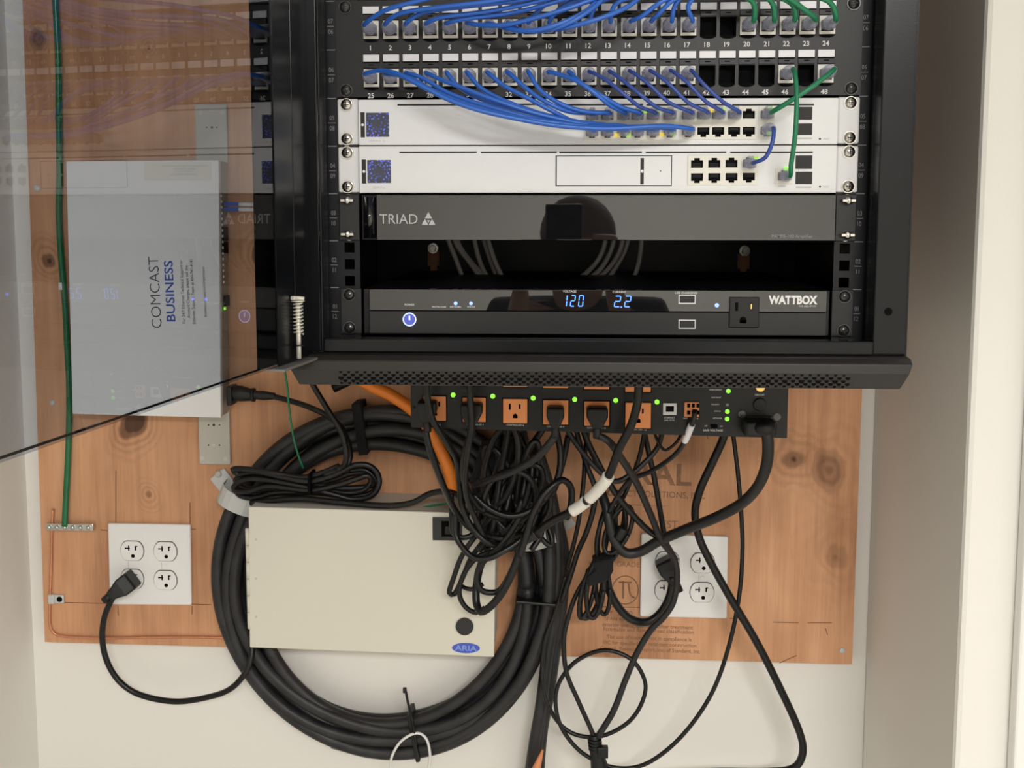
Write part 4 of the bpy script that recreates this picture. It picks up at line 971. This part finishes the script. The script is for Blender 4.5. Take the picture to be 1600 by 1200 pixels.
p = AT(633, 1079, 374); MB().box(p.x-3, p.x+2, p.y-2, p.y+2, p.z-3, p.z+4).build('tie_head', M['plug'], coil, bevel=.6)
tag(MB().tube(px([(612,1215,392),(610,1198,392),(613,1180,390),(625,1160,388),(642,1148,387),(656,1146,387),(667,1156,388),(672,1180,390),(670,1198,392),(666,1215,394)], 3), 1.9, 8).build('white_wire', M['whitewire']), 'thin white wire looped over the bottom of the black cable ring', 'wire')
def pclamp(pts, hole_, label):
    t = thing('cable_clamp', label, 'clamp', AT(*pts[0]))
    a, b_ = AT(*pts[0]), AT(*pts[1]); d = (b_-a).normalized(); n = Vector((-d.z, 0, d.x))*13
    MB().quadbox([((a+n).x, (a+n).z), ((b_+n).x, (b_+n).z), ((b_-n).x, (b_-n).z), ((a-n).x, (a-n).z)][::-1], PLY-4, PLY-.2).build('clamp_tab', M['clampgrey'], t, bevel=3)
    c = AT(*hole_); MB().ball((c.x, PLY-4, c.z), 5, 2.5, 5, 14).build('clamp_screw', M['bracket'], t)
    e0, e1 = AT(*pts[2]), AT(*pts[3]); d = (e1-e0); L_ = d.length; d.normalize(); n = Vector((-d.z, 0, d.x))*12
    prof_ = [(e0+d*L_*(0.5-0.5*math.cos(math.pi*i/10)), PLY-2-(45*math.sin(math.pi*i/10)**.6 if 0 < i < 10 else 0)) for i in range(11)]
    b = MB(); vs = []
    for (p, y) in prof_: vs += [(p.x+n.x, y, p.z+n.z), (p.x-n.x, y, p.z-n.z), (p.x+n.x, y-2.5, p.z+n.z), (p.x-n.x, y-2.5, p.z-n.z)]
    fs = []
    for i in range(10):
        k = 4*i; fs += [(k, k+1, k+5, k+4), (k+2, k+6, k+7, k+3), (k, k+4, k+6, k+2), (k+1, k+3, k+7, k+5)]
    fs += [(0, 2, 3, 1), (40, 41, 43, 42)]
    b._add(vs, fs, False); b.build('clamp_strap', M['clampgrey'], t)
pclamp([(338, 740, 431), (362, 770, 431), (350, 760, 431), (420, 790, 431)], (341, 741, 431), 'grey plastic cable clamp on the upper left of the black ring')
pclamp([(893, 808, 431), (862, 826, 431), (872, 822, 431), (808, 838, 431)], (885, 811, 431), 'grey plastic cable clamp on the right side of the black ring')

# ------------------------------------------------------------------ orange conduit
oc = MB(); oc.tube(px([(520,560,386),(575,600,386),(612,618,386),(650,645,385),(676,678,384),(693,713,383),(704,743,382),(709,775,381)], 4), 8.2, 14)
tag(oc.build('orange_conduit', M['conduit']), 'orange flexible tube passing behind the black power unit', 'conduit')
oc = MB(); oc.cyl(AT(848, 1172, 380), AT(828, 1230, 380), 1.5, 10); tag(oc.build('orange_tube_end', mat('orange_red_plastic', (.75, .28, .12), .5)), 'orange tip poking up at the bottom edge beside the black cable ring', 'tube')
st_ = MB(); a, b_ = AT(520, 606, 420), AT(540, 600, 420); st_.cyl(AT(521, 607, 420), AT(556, 590, 420), 6.2, n=14); tag(st_.build('cable_stub', M['cord']), 'cut black cable end under the left of the cabinet lip', 'cable')
# ------------------------------------------------------------------ black power cords
def cord(label, path, r, m='cord', step=5, group='black power cords', plugs=(), name='power_cable', strips=()):
    pts = px(path, step) if not isinstance(path[0], Vector) else spline(path, step)
    if not plugs and not strips:
        return tag(MB().tube(pts, r, 10).build(name, M[m]), label, 'cord', group)
    t = thing(name, label, 'cord', pts[0], group); MB().tube(pts, r, 10).build('cord', M[m], t)
    for f in plugs: f(t)
    for (a, b_, rr, mm) in strips: MB().tube(px([a, b_], 4) if len(a) == 3 else [a, b_], rr, 14).build('cable_label', M[mm], t)
    return t
def pdu_plug(cx, cz, w=21, lift=0, down=1):            # moulded plug in an outlet of the power unit
    def f(t):
        F = PY-1.7; h = 19
        pr = [(cx-w/2, cz+10+lift), (cx+w/2, cz+10+lift), (cx+w/2, cz-1), (cx+w*.22, cz-h*.75), (cx-w*.22, cz-h*.75), (cx-w/2, cz-1)]
        MB().prism(pr, F-20, F).build('plug', M['plug'], t, bevel=3, seg=3)
        MB().tube(spline([(cx, F-12, cz-10), (cx, F-14, cz-17), (cx, F-13, cz-25)], 3), 4.6, 12).build('strain_relief', M['plug'], t)
    return f
cen = lambda i: (OC[i][0], OC[i][1])
def under(i, dz=-22): c = OC[i]; return Vector((c[0], PY-15, c[1]+dz))
# the six cords of the lower outlets
c0 = under(0); cord('black cord from the leftmost orange outlet hanging in front of the orange tube', [c0-Vector((9, 0, 0)), *[V(at(*q)) for q in ((671,700,190),(685,740,215),(702,780,250),(716,805,270),(735,825,280),(762,838,275),(790,842,270))]], 4.0, plugs=[pdu_plug(OC[0][0]-7, OC[0][1]+1, 22)])
cord('black cord coming from under the lip across the leftmost orange outlet', [(665,585,150),(667,605,160),(669,628,166),(678,660,175),(697,690,195),(714,720,220),(718,755,245),(722,790,260),(738,825,262),(765,850,262),(780,850,275)], 3.8)
cord('black cord from the second orange outlet curving left and down', [under(1), *[V(at(*q)) for q in ((733,685,188),(725,715,205),(724,745,225),(735,775,250),(757,800,270),(790,812,285))]], 4.0, plugs=[pdu_plug(OC[1][0]-2, OC[1][1], 25)])
cord('black cord from under the lip down over the second orange outlet', [(733,585,150),(734,605,160),(735,630,166),(737,665,172),(731,700,185),(727,735,205),(728,770,230),(738,800,250),(752,830,262),(760,850,270)], 3.6)
cord('black cord from the fourth orange outlet sweeping down left into the tangle', [under(3), *[V(at(*q)) for q in ((861,690,188),(838,715,200),(805,735,215),(770,748,235),(740,758,255))]], 4.4, m='cordsoft', plugs=[pdu_plug(OC[3][0]-.5, OC[3][1]-1, 20)])
cord('black cord from the fifth orange outlet running down across the right outlet plate', [under(4), *[V(at(*q)) for q in ((952,690,190),(972,718,220),(995,755,260),(1015,800,300),(1034,845,330),(1052,870,345),(1058,900,350),(1052,940,355),(1036,965,360),(1018,983,365),(996,1019,370),(977,1063,370),(959,1110,370),(938,1145,372),(930,1158,372))]], 4.3, m='cordsoft', plugs=[pdu_plug(OC[4][0], OC[4][1], 24)])
wl = [(999,585,150),(998,605,155),(996,630,160),(986,665,168),(968,700,180),(950,745,200),(925,775,225),(897,797,245),(862,815,255),(838,832,262),(818,845,265),(810,868,268),(798,900,270),(783,928,272),(766,948,275),(752,956,280),(745,945,288),(744,920,295),(749,890,300),(757,870,300)]
lp_ = px(wl, 4)
def sleeve(t, f0, f1):
    pts = px(wl, 2); n = len(pts); MB().tube(pts[int(n*f0):int(n*f1)], 6.6, 16).build('cable_label', M['tape'], t)
tt = thing('power_cable', 'thick black cord with two white sleeve labels, slanting down left below the power unit', 'cord', AT(950, 745, 200), 'black power cords'); MB().tube(lp_, 4.9, 12).build('cord', M['cord'], tt)
def near(pts, x, y, Y):
    q = AT(x, y, Y); return min(range(len(pts)), key=lambda i: (pts[i]-q).length)
pts = px(wl, 1.5)
for (a, b_) in (((950,742,200), (920,779,228)), ((914,784,233), (893,799,246))):
    i, j = near(pts, *a), near(pts, *b_); MB().tube(pts[i:j+1], 7.2, 16).build('cable_label', M['tape'], tt)
i, j = near(pts, 838, 832, 262), near(pts, 812, 862, 268); MB().tube(pts[i:j+1], 7, 14, True, [8.5-3.2*k/(j-i) for k in range(j-i+1)]).build('cord_splitter', M['cordsoft'], tt)
# big inlet cord on the right
q = AT(1196, 664, PY)
def inlet(t):
    a = AT(1180, 664, PY); MB().box(a.x-16, a.x+20, PY-26, PY-2.2, a.z-9, a.z+9).build('plug', M['plug'], t, bevel=4, seg=3); b = AT(1196, 668, PY-24); MB().ball((b.x-1, b.y, b.z), 12, 10, 9, 16).build('plug_elbow', M['plug'], t)
cord('thickest black cord, sweeping from the power inlet down left to the tied hank', [(1196,668,176),(1200,690,180),(1198,725,195),(1184,760,225),(1158,787,255),(1120,808,280),(1075,826,310),(1030,845,335),(1000,862,345),(978,864,345),(962,848,345),(953,822,345),(948,795,350),(940,770,360)], 6.6, m='cordsoft', plugs=[inlet])
cord('black cord dropping past the right outlet plate to the lower right corner', [(1138,660,330),(1128,690,330),(1112,725,332),(1094,765,335),(1086,800,338),(1092,838,345),(1110,878,350),(1140,932,355),(1182,1003,362),(1222,1082,370),(1250,1146,375),(1254,1178,376),(1240,1200,377),(1200,1206,378),(1120,1206,380),(1040,1210,382)], 5.2)
cord('thin black cord dropping right of the outlet plate then looping round at the bottom', [(1143,660,350),(1147,690,350),(1153,740,352),(1158,800,356),(1160,860,360),(1155,930,360),(1140,1005,362),(1116,1075,366),(1082,1130,370),(1042,1172,372),(1000,1197,374),(958,1199,374),(918,1182,376),(893,1160,376),(874,1129,378),(868,1092,380),(876,1062,380),(902,1032,378),(944,1016,374),(986,1030,370),(1008,1066,370),(1002,1100,372),(980,1130,374),(940,1150,376),(900,1148,380),(872,1128,384),(853,1092,386),(847,1050,386),(852,1000,386),(870,950,384),(884,900,380)], 2.9, m='cord')
# cords left of the right outlet plate
cord('thin black cord from the tied bundle curving down to the bottom connector', [(936,860,362),(920,895,366),(900,930,368),(888,965,370),(881,1000,370),(885,1050,370),(903,1094,370),(924,1141,371),(931,1160,372)], 3.2)
pc = thing('cord_connector', 'black moulded cord connector at the bottom edge where two cords meet', 'connector', AT(932, 1198, 372))
a = [AT(*q) for q in ((928,1148,372),(930,1165,372),(933,1180,372),(938,1205,372),(941,1235,372))]
MB().tube(a, 8, 14, True, [6, 8.5, 9.5, 13, 13]).build('connector_body', M['plug'], pc, bevel=.5)
for k in range(4): p = AT(929+k*.5, 1155+k*5, 372); MB().cyl(p+Vector((0, 0, 1)), p-Vector((0, 0, 1)), 9.6, n=14).build('grip_rib', M['plug'], pc)
p = AT(936, 1172, 366); MB().box(p.x-2, p.x+12, p.y-6, p.y+4, p.z-9, p.z+6).build('connector_tab', M['plug'], pc, bevel=1)
def wallplug(x, y, dirx, dz, F, size=1.0):
    def f(t):
        p = AT(x, y, F-3); d = Vector((dirx, 0, dz)).normalized(); n = Vector((-d.z, 0, d.x))
        a = Vector((p.x, 0, p.z)); b = MB(); vs = []
        for (s, w, y0, y1) in ((0, 13, F-2.8, F-26), (14, 13, F-5, F-33), (24, 9, F-14, F-36), (33, 6.5, F-22, F-38)):
            for (o, yy) in ((w, y0), (-w, y0), (-w, y1), (w, y1)): q = a+d*(s-9)*size+n*o*size; vs.append((q.x, yy, q.z))
        fs = [(0, 1, 2, 3)[::-1], (12, 13, 14, 15)]
        for k in range(3):
            for e in range(4): fs.append((4*k+e, 4*k+(e+1) % 4, 4*k+4+(e+1) % 4, 4*k+4+e))
        b._add(vs, fs); b.build('plug', M['plug'], t, bevel=2.5, seg=3)
        q0 = a+d*24*size; q1 = a+d*36*size; MB().tube([(q0.x, F-30, q0.z), (q1.x, F-31, q1.z)], 5.6, 12, True, [5.8, 4.6]).build('strain_relief', M['plug'], t)
    return f
cord('black cord plugged into the left outlet plate, looping down and right to the ring', [(184,921,398),(174,938,396),(163,965,400),(160,1000,402),(168,1035,404),(188,1066,404),(220,1086,404),(275,1096,402),(330,1088,396),(362,1075,388),(384,1050,386),(393,1025,392),(394,1000,400),(394,985,405)], 4.1, plugs=[wallplug(206, 905, -1, -.72, PLY-8)])
cord('black cord plugged into the right outlet plate, drooping left to the tied bundle', [(1049,900,396),(1050,915,396),(1044,938,394),(1030,960,392),(1010,972,388),(985,967,382),(965,947,376),(951,920,370),(944,896,366),(938,875,362)], 5.6, plugs=[wallplug(1040, 878, .55, -1, PLY-8)])
for lab_, pth, r in (
    ('black cord from below the fifth outlet falling straight to the tied bundle', [(898,660,330),(905,690,330),(918,730,332),(930,765,338),(926,800,345),(915,835,352),(903,862,366),(888,910,372),(878,940,374)], 3.6),
    ('black cord crossing from the power unit down right toward the right outlet plug', [(908,660,320),(918,690,320),(935,725,322),(958,765,326),(985,800,330),(1012,828,335),(1036,845,340),(1056,875,350)], 4.2),
    ('straight black cord falling from the power unit to the top of the right outlet plate', [(1004,665,350),(1012,700,350),(1022,745,352),(1030,790,356),(1037,830,362),(1042,850,366)], 3.8),
    ('black cord from below the last orange outlet down left behind the white labelled cord', [(1008,670,340),(1000,710,342),(990,740,344),(975,775,346),(962,800,350),(952,830,356)], 2.9),
    ('thin black cord making a small loop just under the last orange outlet', [(1020,668,300),(1027,688,295),(1036,702,292),(1044,702,290),(1058,690,290),(1066,675,296)], 1.9),
    ('black cord from the power unit behind the white labelled cord', [(922,660,340),(915,700,342),(912,750,346),(906,800,352),(900,835,362),(886,890,380)], 3.0),
    ('black cord slanting right to left through the cords above the tied bundle', [(884,668,300),(905,700,300),(935,735,305),(960,752,310),(985,742,315),(1008,722,318),(1028,698,322),(1036,668,326)], 3.4)):
    cord(lab_, pth, r, m='cordsoft' if 'slanting' in lab_ else 'cord')
sw_ = [(1086,640,190),(1084,655,188),(1079,668,195),(1071,687,210),(1060,705,235),(1040,722,265),(1014,738,290),(985,750,310),(965,775,325),(952,800,340)]
tt = thing('signal_cable', 'black cord with a small white label from the orange terminal block', 'cord', AT(*sw_[0]), 'black power cords'); MB().tube(px(sw_, 4), 3.0, 10).build('cord', M['cordsoft'], tt)
pts = px(sw_, 1.5); i, j = near(pts, 1080, 663, 192), near(pts, 1070, 690, 212); MB().tube(pts[i:j+1], 4.0, 12).build('cable_label', M['label'], tt)
# tied hank of cord next to the right outlet plate
hk = thing('cord_hank', 'hank of thin black cord tied with a black strap left of the right outlet plate', 'cord bundle', AT(935, 965, 362))
def oval(cx, cy, rx, ry, tilt, Y, k=24):
    out = []
    for i in range(k):
        a = 2*math.pi*i/k; x, y = rx*math.cos(a), ry*math.sin(a); out.append(at(cx+x*math.cos(tilt)-y*math.sin(tilt), cy+x*math.sin(tilt)+y*math.cos(tilt), Y+4*math.sin(a*1.0+cx)))
    return spline(out, 4, True)
for a in ((955,833,20,50,.25,352), (966,828,17,40,.42,346), (948,838,13,50,.12,358), (960,836,9,44,.3,364), (918,925,9,42,.24,352), (930,922,13,44,.1,346), (942,920,11,40,-.05,358), (924,928,14,40,.28,362)):
    MB().tube(oval(*a), 3.1, 8).build('cord_loop', M['cord'], hk)
b_ = MB(); a = [AT(*q) for q in ((958,868,345),(958,890,345),(950,905,345),(918,915,345),(914,900,345),(930,888,345),(924,876,345),(942,872,345))]
b_.prism([(p.x, p.z) for p in a], 336, 372); b_.build('tie_strap', M['velcro'], hk, bevel=4)
MB().tube([AT(965,842,340), AT(974,825,340)], 7.5, 12, True, [6.5, 7.5]).build('cord_end', M['plug'], hk, bevel=1)
# tied hank on the upper left of the ring
h2 = thing('cord_hank', 'hank of black cord lying across the top left of the ring above the cream enclosure', 'cord bundle', AT(470, 790, 385))
for pth in ([(530,728,360),(500,740,362),(470,746,364),(420,738,366),(385,733,370),(364,733,374),(372,741,378),(400,737,370),(440,745,364),(480,752,360),(520,743,358),(550,728,358),(575,727,360),(590,740,362),(592,758,364),(580,775,366),(552,780,366),(520,772,364),(483,762,364),(430,752,366),(390,748,370),(368,757,376),(366,765,378),(385,768,372),(420,760,366),(483,766,362),(530,757,362),(560,747,364),(575,743,366),(580,752,370),(568,766,372),(540,770,372),(500,764,372)],
            [(483,758,372),(430,745,376),(395,742,380),(368,750,384),(380,762,384),(430,764,378),(485,757,372),(530,762,372),(560,762,374),(583,757,376),(578,742,378),(550,740,378),(520,750,376),(483,757,374)],
            [(483,768,372),(430,770,374),(395,778,378),(372,772,382),(385,766,384),(440,770,380),(500,770,376),(545,776,376),(580,770,378),(590,755,378),(572,735,378),(545,735,376)]):
    MB().tube(px(pth, 4), 3.9, 10).build('cord_loop', M['cord'], h2)
p0, p1 = AT(483, 741, 352), AT(484, 774, 352); b_ = MB().box(p0.x-2, p0.x+2, 350, 382, p1.z, p0.z); b_.build('tie_strap', M['hole'], h2, bevel=1)
cord('black cord tail running right along the top of the cream enclosure', [(392,786,372),(420,783,366),(470,779,360),(520,784,355),(565,788,350),(610,790,345),(645,785,340),(670,772,335),(692,768,325),(712,772,305),(725,785,290)], 3.9)
cord('black cord dropping from under the cabinet lip onto the hank at the left', [(480,585,330),(494,610,332),(512,640,335),(532,672,338),(540,700,342),(540,722,348),(532,732,356),(505,742,360)], 3.8)
def mplug(t):
    a = AT(356, 617, 412); MB().box(xs+.3, xs+7, 400, 427, a.z-13, a.z+13).build('plug_flange', M['plug'], t, bevel=1)
    pts = [AT(x, y, 413) for x, y in ((360,614),(378,615),(392,617),(400,617),(412,618),(430,619))]
    MB().tube(pts, 8, 12, True, [11, 11, 8.5, 6, 6.5, 4.5]).build('plug', M['plug'], t, bevel=.6)
    p = AT(396, 617, 413); MB().cyl(p-Vector((2, 0, 0)), p+Vector((2, 0, 0)), 9.5, n=14).build('plug_collar', M['plug'], t)
cord('black cord plugged into the right side of the modem, drooping right onto the hank', [(425,619,413),(445,624,408),(475,633,395),(505,646,385),(528,662,376),(541,683,368),(547,705,362),(545,722,356),(525,735,356)], 3.8, plugs=[mplug])
tag(MB().tube(px([(444,575,380),(449,605,382),(452,640,384),(457,675,386),(465,708,388),(474,732,390)], 5), 1.5, 8).build('green_wire', M['green']), 'thin green wire hanging from the left of the cabinet lip onto the hank', 'wire')
tag(MB().tube(px([(545,793,385),(590,798,378),(640,796,372),(676,790,366),(705,786,350)], 5), 1.4, 8).build('green_wire', M['green']), 'thin green wire lying along the top of the cream enclosure', 'wire')

# ------------------------------------------------------------------ the tangle in the middle
T = []
T += [('narrow black cord loop hanging lowest left in front of the cream enclosure', [(775,800,290),(745,835,292),(722,868,296),(708,905,300),(702,926,302),(710,928,306),(722,905,308),(736,872,306),(760,840,300)], 3.4),
      ('black cord loop dipping to the level of the lock cap', [(775,860,288),(750,868,290),(733,884,292),(721,906,294),(718,930,296),(728,949,298),(744,957,300),(757,950,298)], 3.3),
      ('black cord loop turning tightly in front of the enclosure edge', [(818,800,262),(790,842,268),(765,868,272),(750,885,275),(745,905,278),(752,922,280),(770,926,282),(783,920,282),(800,890,280),(815,850,275)], 3.8),
      ('black cord bowing below the latch', [(712,800,270),(712,835,268),(725,858,262),(742,872,258),(765,872,256),(785,862,258),(805,850,262),(830,830,268)], 3.8),
      ('black cord bowing beside the latch, second from the top', [(705,770,282),(706,810,280),(708,832,278),(722,840,276),(738,835,278),(745,815,282)], 3.5),
      ('black cord rising from the tangle to the right and hooking over', [(812,870,258),(822,838,256),(832,805,254),(848,775,256),(866,757,260),(880,750,266),(892,762,272),(892,790,280),(885,810,285)], 4.2),
      ('black cord hanging straight through the middle of the tangle', [(795,660,300),(790,700,300),(782,740,298),(775,790,294),(768,830,290),(748,860,290)], 4.4),
      ('black cord hanging in the right half of the tangle', [(870,675,310),(876,710,305),(872,745,300),(855,775,296),(830,800,290),(800,822,286)], 4.2),
      ('black cord from under the fourth outlet falling left into the tangle', [(850,668,320),(835,690,320),(815,720,316),(800,760,308),(790,800,300)], 4.4),
      ('short horizontal black cord bow across the loops over the enclosure', [(722,916,300),(730,920,296),(742,920,294),(755,912,296)], 2.8),
      ('black cord crossing the tangle from upper left to lower right', [(738,772,262),(765,795,258),(795,806,256),(825,800,258),(850,780,262)], 3.6),
      ('black cord bowed round the top of the tangle', [(755,800,268),(758,770,262),(775,745,260),(800,735,262),(825,745,268),(838,770,275),(835,800,280)], 3.8),
      ('black cord running steeply behind the tangle beside the grey clamp', [(888,680,340),(880,720,338),(868,760,335),(850,800,330),(845,835,326),(830,860,318)], 4.0),
      ('black cord dropping from the third outlet area behind the tangle', [(818,668,345),(822,700,345),(832,735,342),(838,770,338),(828,805,330),(812,838,322)], 4.2)]
for l_, p_, r_ in T: cord(l_, p_, r_, step=4)
tg = thing('cord_hank', 'dense knotted hank of black cords under the power unit, right of the latch', 'cord bundle', AT(800, 850, 300))
rg = random.Random(11)
for k in range(26):
    cx, cy = rg.uniform(775, 830), rg.uniform(725, 812); tilt = rg.uniform(.2, .9) if k % 3 else rg.uniform(-.5, .3)
    rx, ry = rg.uniform(8, 26), rg.uniform(40, 74); pts = []
    if cy+ry > 862: cy = 862-ry
    ph = rg.uniform(0, 6); Y0 = rg.uniform(285, 352)
    for i in range(14):
        a = 2*math.pi*i/14; x, y = rx*math.cos(a), ry*math.sin(a)
        pts.append(at(cx+x*math.cos(tilt)-y*math.sin(tilt), cy+x*math.sin(tilt)+y*math.cos(tilt), Y0+10*math.sin(a+ph)))
    MB().tube(spline(pts, 5, True), rg.uniform(3.2, 4.6), 8).build('cord_loop', M['cord'], tg)
for k in range(12):
    x0_ = rg.uniform(745, 800); y0_ = rg.uniform(690, 770); L_ = rg.uniform(45, 95); sl = rg.uniform(.25, .8); Y0 = rg.uniform(330, 380)
    MB().tube(px([(x0_+L_*sl*1.2, y0_-20, Y0), (x0_+L_*sl*.5, y0_+L_*.4, Y0-6), (x0_, min(y0_+L_, 836), Y0-4), (x0_-4, min(y0_+L_*1.3, 846), Y0)], 6), 4.2, 8).build('cord_loop', M['cord'], tg)
b_ = MB(); a = [AT(*q) for q in ((752,690,380),(800,672,380),(832,702,380),(856,760,380),(846,815,380),(815,846,380),(778,838,380),(746,798,380),(737,745,380))]
b_.prism([(p.x, p.z) for p in a], 352, 386); b_.build('dark_core', M['velcro'], tg, bevel=6)  # solid black core added behind the loops to darken the tangle
# ------------------------------------------------------------------ the person taking the picture (seen mirrored in the black panels)
def skin_obj(name, nodes, edges, m, parent, root=0, sub=2):
    me = bpy.data.meshes.new(name); A = np.array([n[:3] for n in nodes], float); c = A.mean(0)
    me.from_pydata(((A-c)*MM).tolist(), edges, []); me.materials.append(m)
    o = link(name, me, c, parent)
    s = o.modifiers.new('skin', 'SKIN'); s.use_smooth_shade = True
    for i, n in enumerate(nodes):
        v = me.skin_vertices[0].data[i]; rr = n[3]*MM; v.radius = (rr, (n[4] if len(n) > 4 else n[3])*MM); v.use_root = i == root
    d = o.modifiers.new('sub', 'SUBSURF'); d.levels = sub; d.render_levels = sub
    return o
PXc, PYc = 6.0, -1395.0
pe = thing('person', 'person in dark clothes holding up a phone, mirrored in the amplifier front', 'person', (PXc, PYc-10, FLOOR))
B = [(0,-20,-640,125,95), (0,-15,-480,130,92), (0,-10,-330,142,98), (0,-15,-160,150,88), (0,-10,-105,62,54), (0,-2,-85,52,52), (0,10,-35,66,78), (0,6,40,74,92), (0,0,100,62,75),
     (160,-15,-118,60,55), (215,60,-330,44,44), (225,120,-430,40,40), (140,240,-260,33,33), (72,318,-60,25,22), (58,340,-15,22,16),
     (-160,-15,-118,60,55), (-215,60,-330,44,44), (-225,120,-430,40,40), (-150,240,-260,33,33), (-118,318,-70,25,22), (-112,340,-20,22,16),
     (85,-20,-760,88,88), (95,0,-1080,58,58), (98,-25,-1440,40,42), (98,-30,-1515,36,44), (100,70,-1535,36,24),
     (-85,-20,-760,88,88), (-95,0,-1080,58,58), (-98,-25,-1440,40,42), (-98,-30,-1515,36,44), (-100,70,-1535,36,24)]
Ed = [(0,1),(1,2),(2,3),(3,4),(4,5),(5,6),(6,7),(7,8),(3,9),(9,10),(10,11),(11,12),(12,13),(13,14),(3,15),(15,16),(16,17),(17,18),(18,19),(19,20),(0,21),(21,22),(22,23),(23,24),(24,25),(0,26),(26,27),(27,28),(28,29),(29,30)]
S = lambda n: (n[0]+PXc, n[1]+PYc)+tuple(n[2:])
skin_obj('body', [S(n) for n in B], Ed, M['skin'], pe)
def sub_nodes(idx, grow, m, nm):
    mp = {k: i for i, k in enumerate(idx)}; nodes = [S(B[k][:3]+tuple(v+grow for v in B[k][3:])) for k in idx]
    return skin_obj(nm, nodes, [(mp[a], mp[b]) for a, b in Ed if a in mp and b in mp], m, pe)
sub_nodes([0,1,2,3,9,10,11,12,13,15,16,17,18,19], 12, M['shirt'], 'shirt')
sub_nodes([0,21,22,23,26,27,28], 10, M['denim'], 'trousers')
c = MB(); c.ball((PXc, PYc-10, 72), 84, 100, 84, 24); c.xf(lambda p: (p[0], p[1] if p[2] > 60 else min(p[1], PYc+20), max(p[2], -10 if p[1] < PYc else 62))); c.build('hair', M['cap'], pe)
for s in (-1, 1):
    c = MB(); c.ball((PXc+s*78, PYc-2, 22), 9, 20, 32, 14); c.build('ear', M['skin'], pe); c = MB(); c.ball((PXc+s*32, PYc+86, 34), 14, 9, 9, 14); c.build('eye', M['label'], pe)
    c = MB(); c.ball((PXc+s*32, PYc+93, 34), 6, 4, 6, 12); c.build('iris', M['hole'], pe); c = MB(); c.ball((PXc+s*62, PYc+20, -1520), 1, 1, 1) if False else None
c = MB(); c.tube([(PXc, PYc+84, 40), (PXc, PYc+104, 4), (PXc, PYc+88, -6)], 12, 12, True, [8, 15, 9]); c.build('nose', M['skin'], pe)
c = MB(); c.ball((PXc, PYc+84, -32), 25, 8, 6, 14); c.build('mouth', mat('lips', (.36, .15, .13), .5), pe)
for s in (-1, 1): c = MB(); c.ball((PXc+s*98, PYc+20, FLOOR+26), 46, 110, 26, 16); c.build('shoe', M['plug'], pe)
def fingers(s, wx, wz):                                # four fingers and a thumb closing on the phone edge
    ex = -26 if s > 0 else -26
    for k, (L, dz) in enumerate(((58, 24), (66, 8), (62, -9), (48, -26))):
        x0 = PXc+wx; y0 = PYc+338; z0 = wz+dz*.8
        tip = (x0-s*L*.62, PYc+373, z0+10)
        skin_obj('finger', [(x0, y0, z0, 10), (x0+s*4, y0+26, z0+8, 9.5), (x0-s*L*.3, y0+37, z0+10, 8.8), (*tip, 7.5)], [(0,1),(1,2),(2,3)], M['skin'], pe)
    skin_obj('thumb', [(PXc+wx-s*4, PYc+325, wz-24, 12), (PXc+wx-s*16, PYc+334, wz+6, 11), (PXc+wx-s*30, PYc+341, wz+26, 9)], [(0,1),(1,2)], M['skin'], pe)
fingers(1, 58, 40); fingers(-1, -112, 30)
ph = thing('phone', 'black phone held up by the person, mirrored in the amplifier front', 'phone', (-27, -1050, -14))
MB().box(-61, 9, -1051, -1043, -14, 133).build('phone_body', M['phone'], ph, bevel=6, seg=4)
MB().box(-58, 6, -1051.6, -1051.1, -10, 129).build('phone_screen', glow('phone_screen_glow', (.5, .5, .5), .25), ph)
for dx, dz in ((-32, 114), (-32, 92), (-14, 103)): MB().cyl((dx, -1045.5, dz), (dx, -1041, dz), 7, n=20).build('phone_lens', M['gloss'], ph)
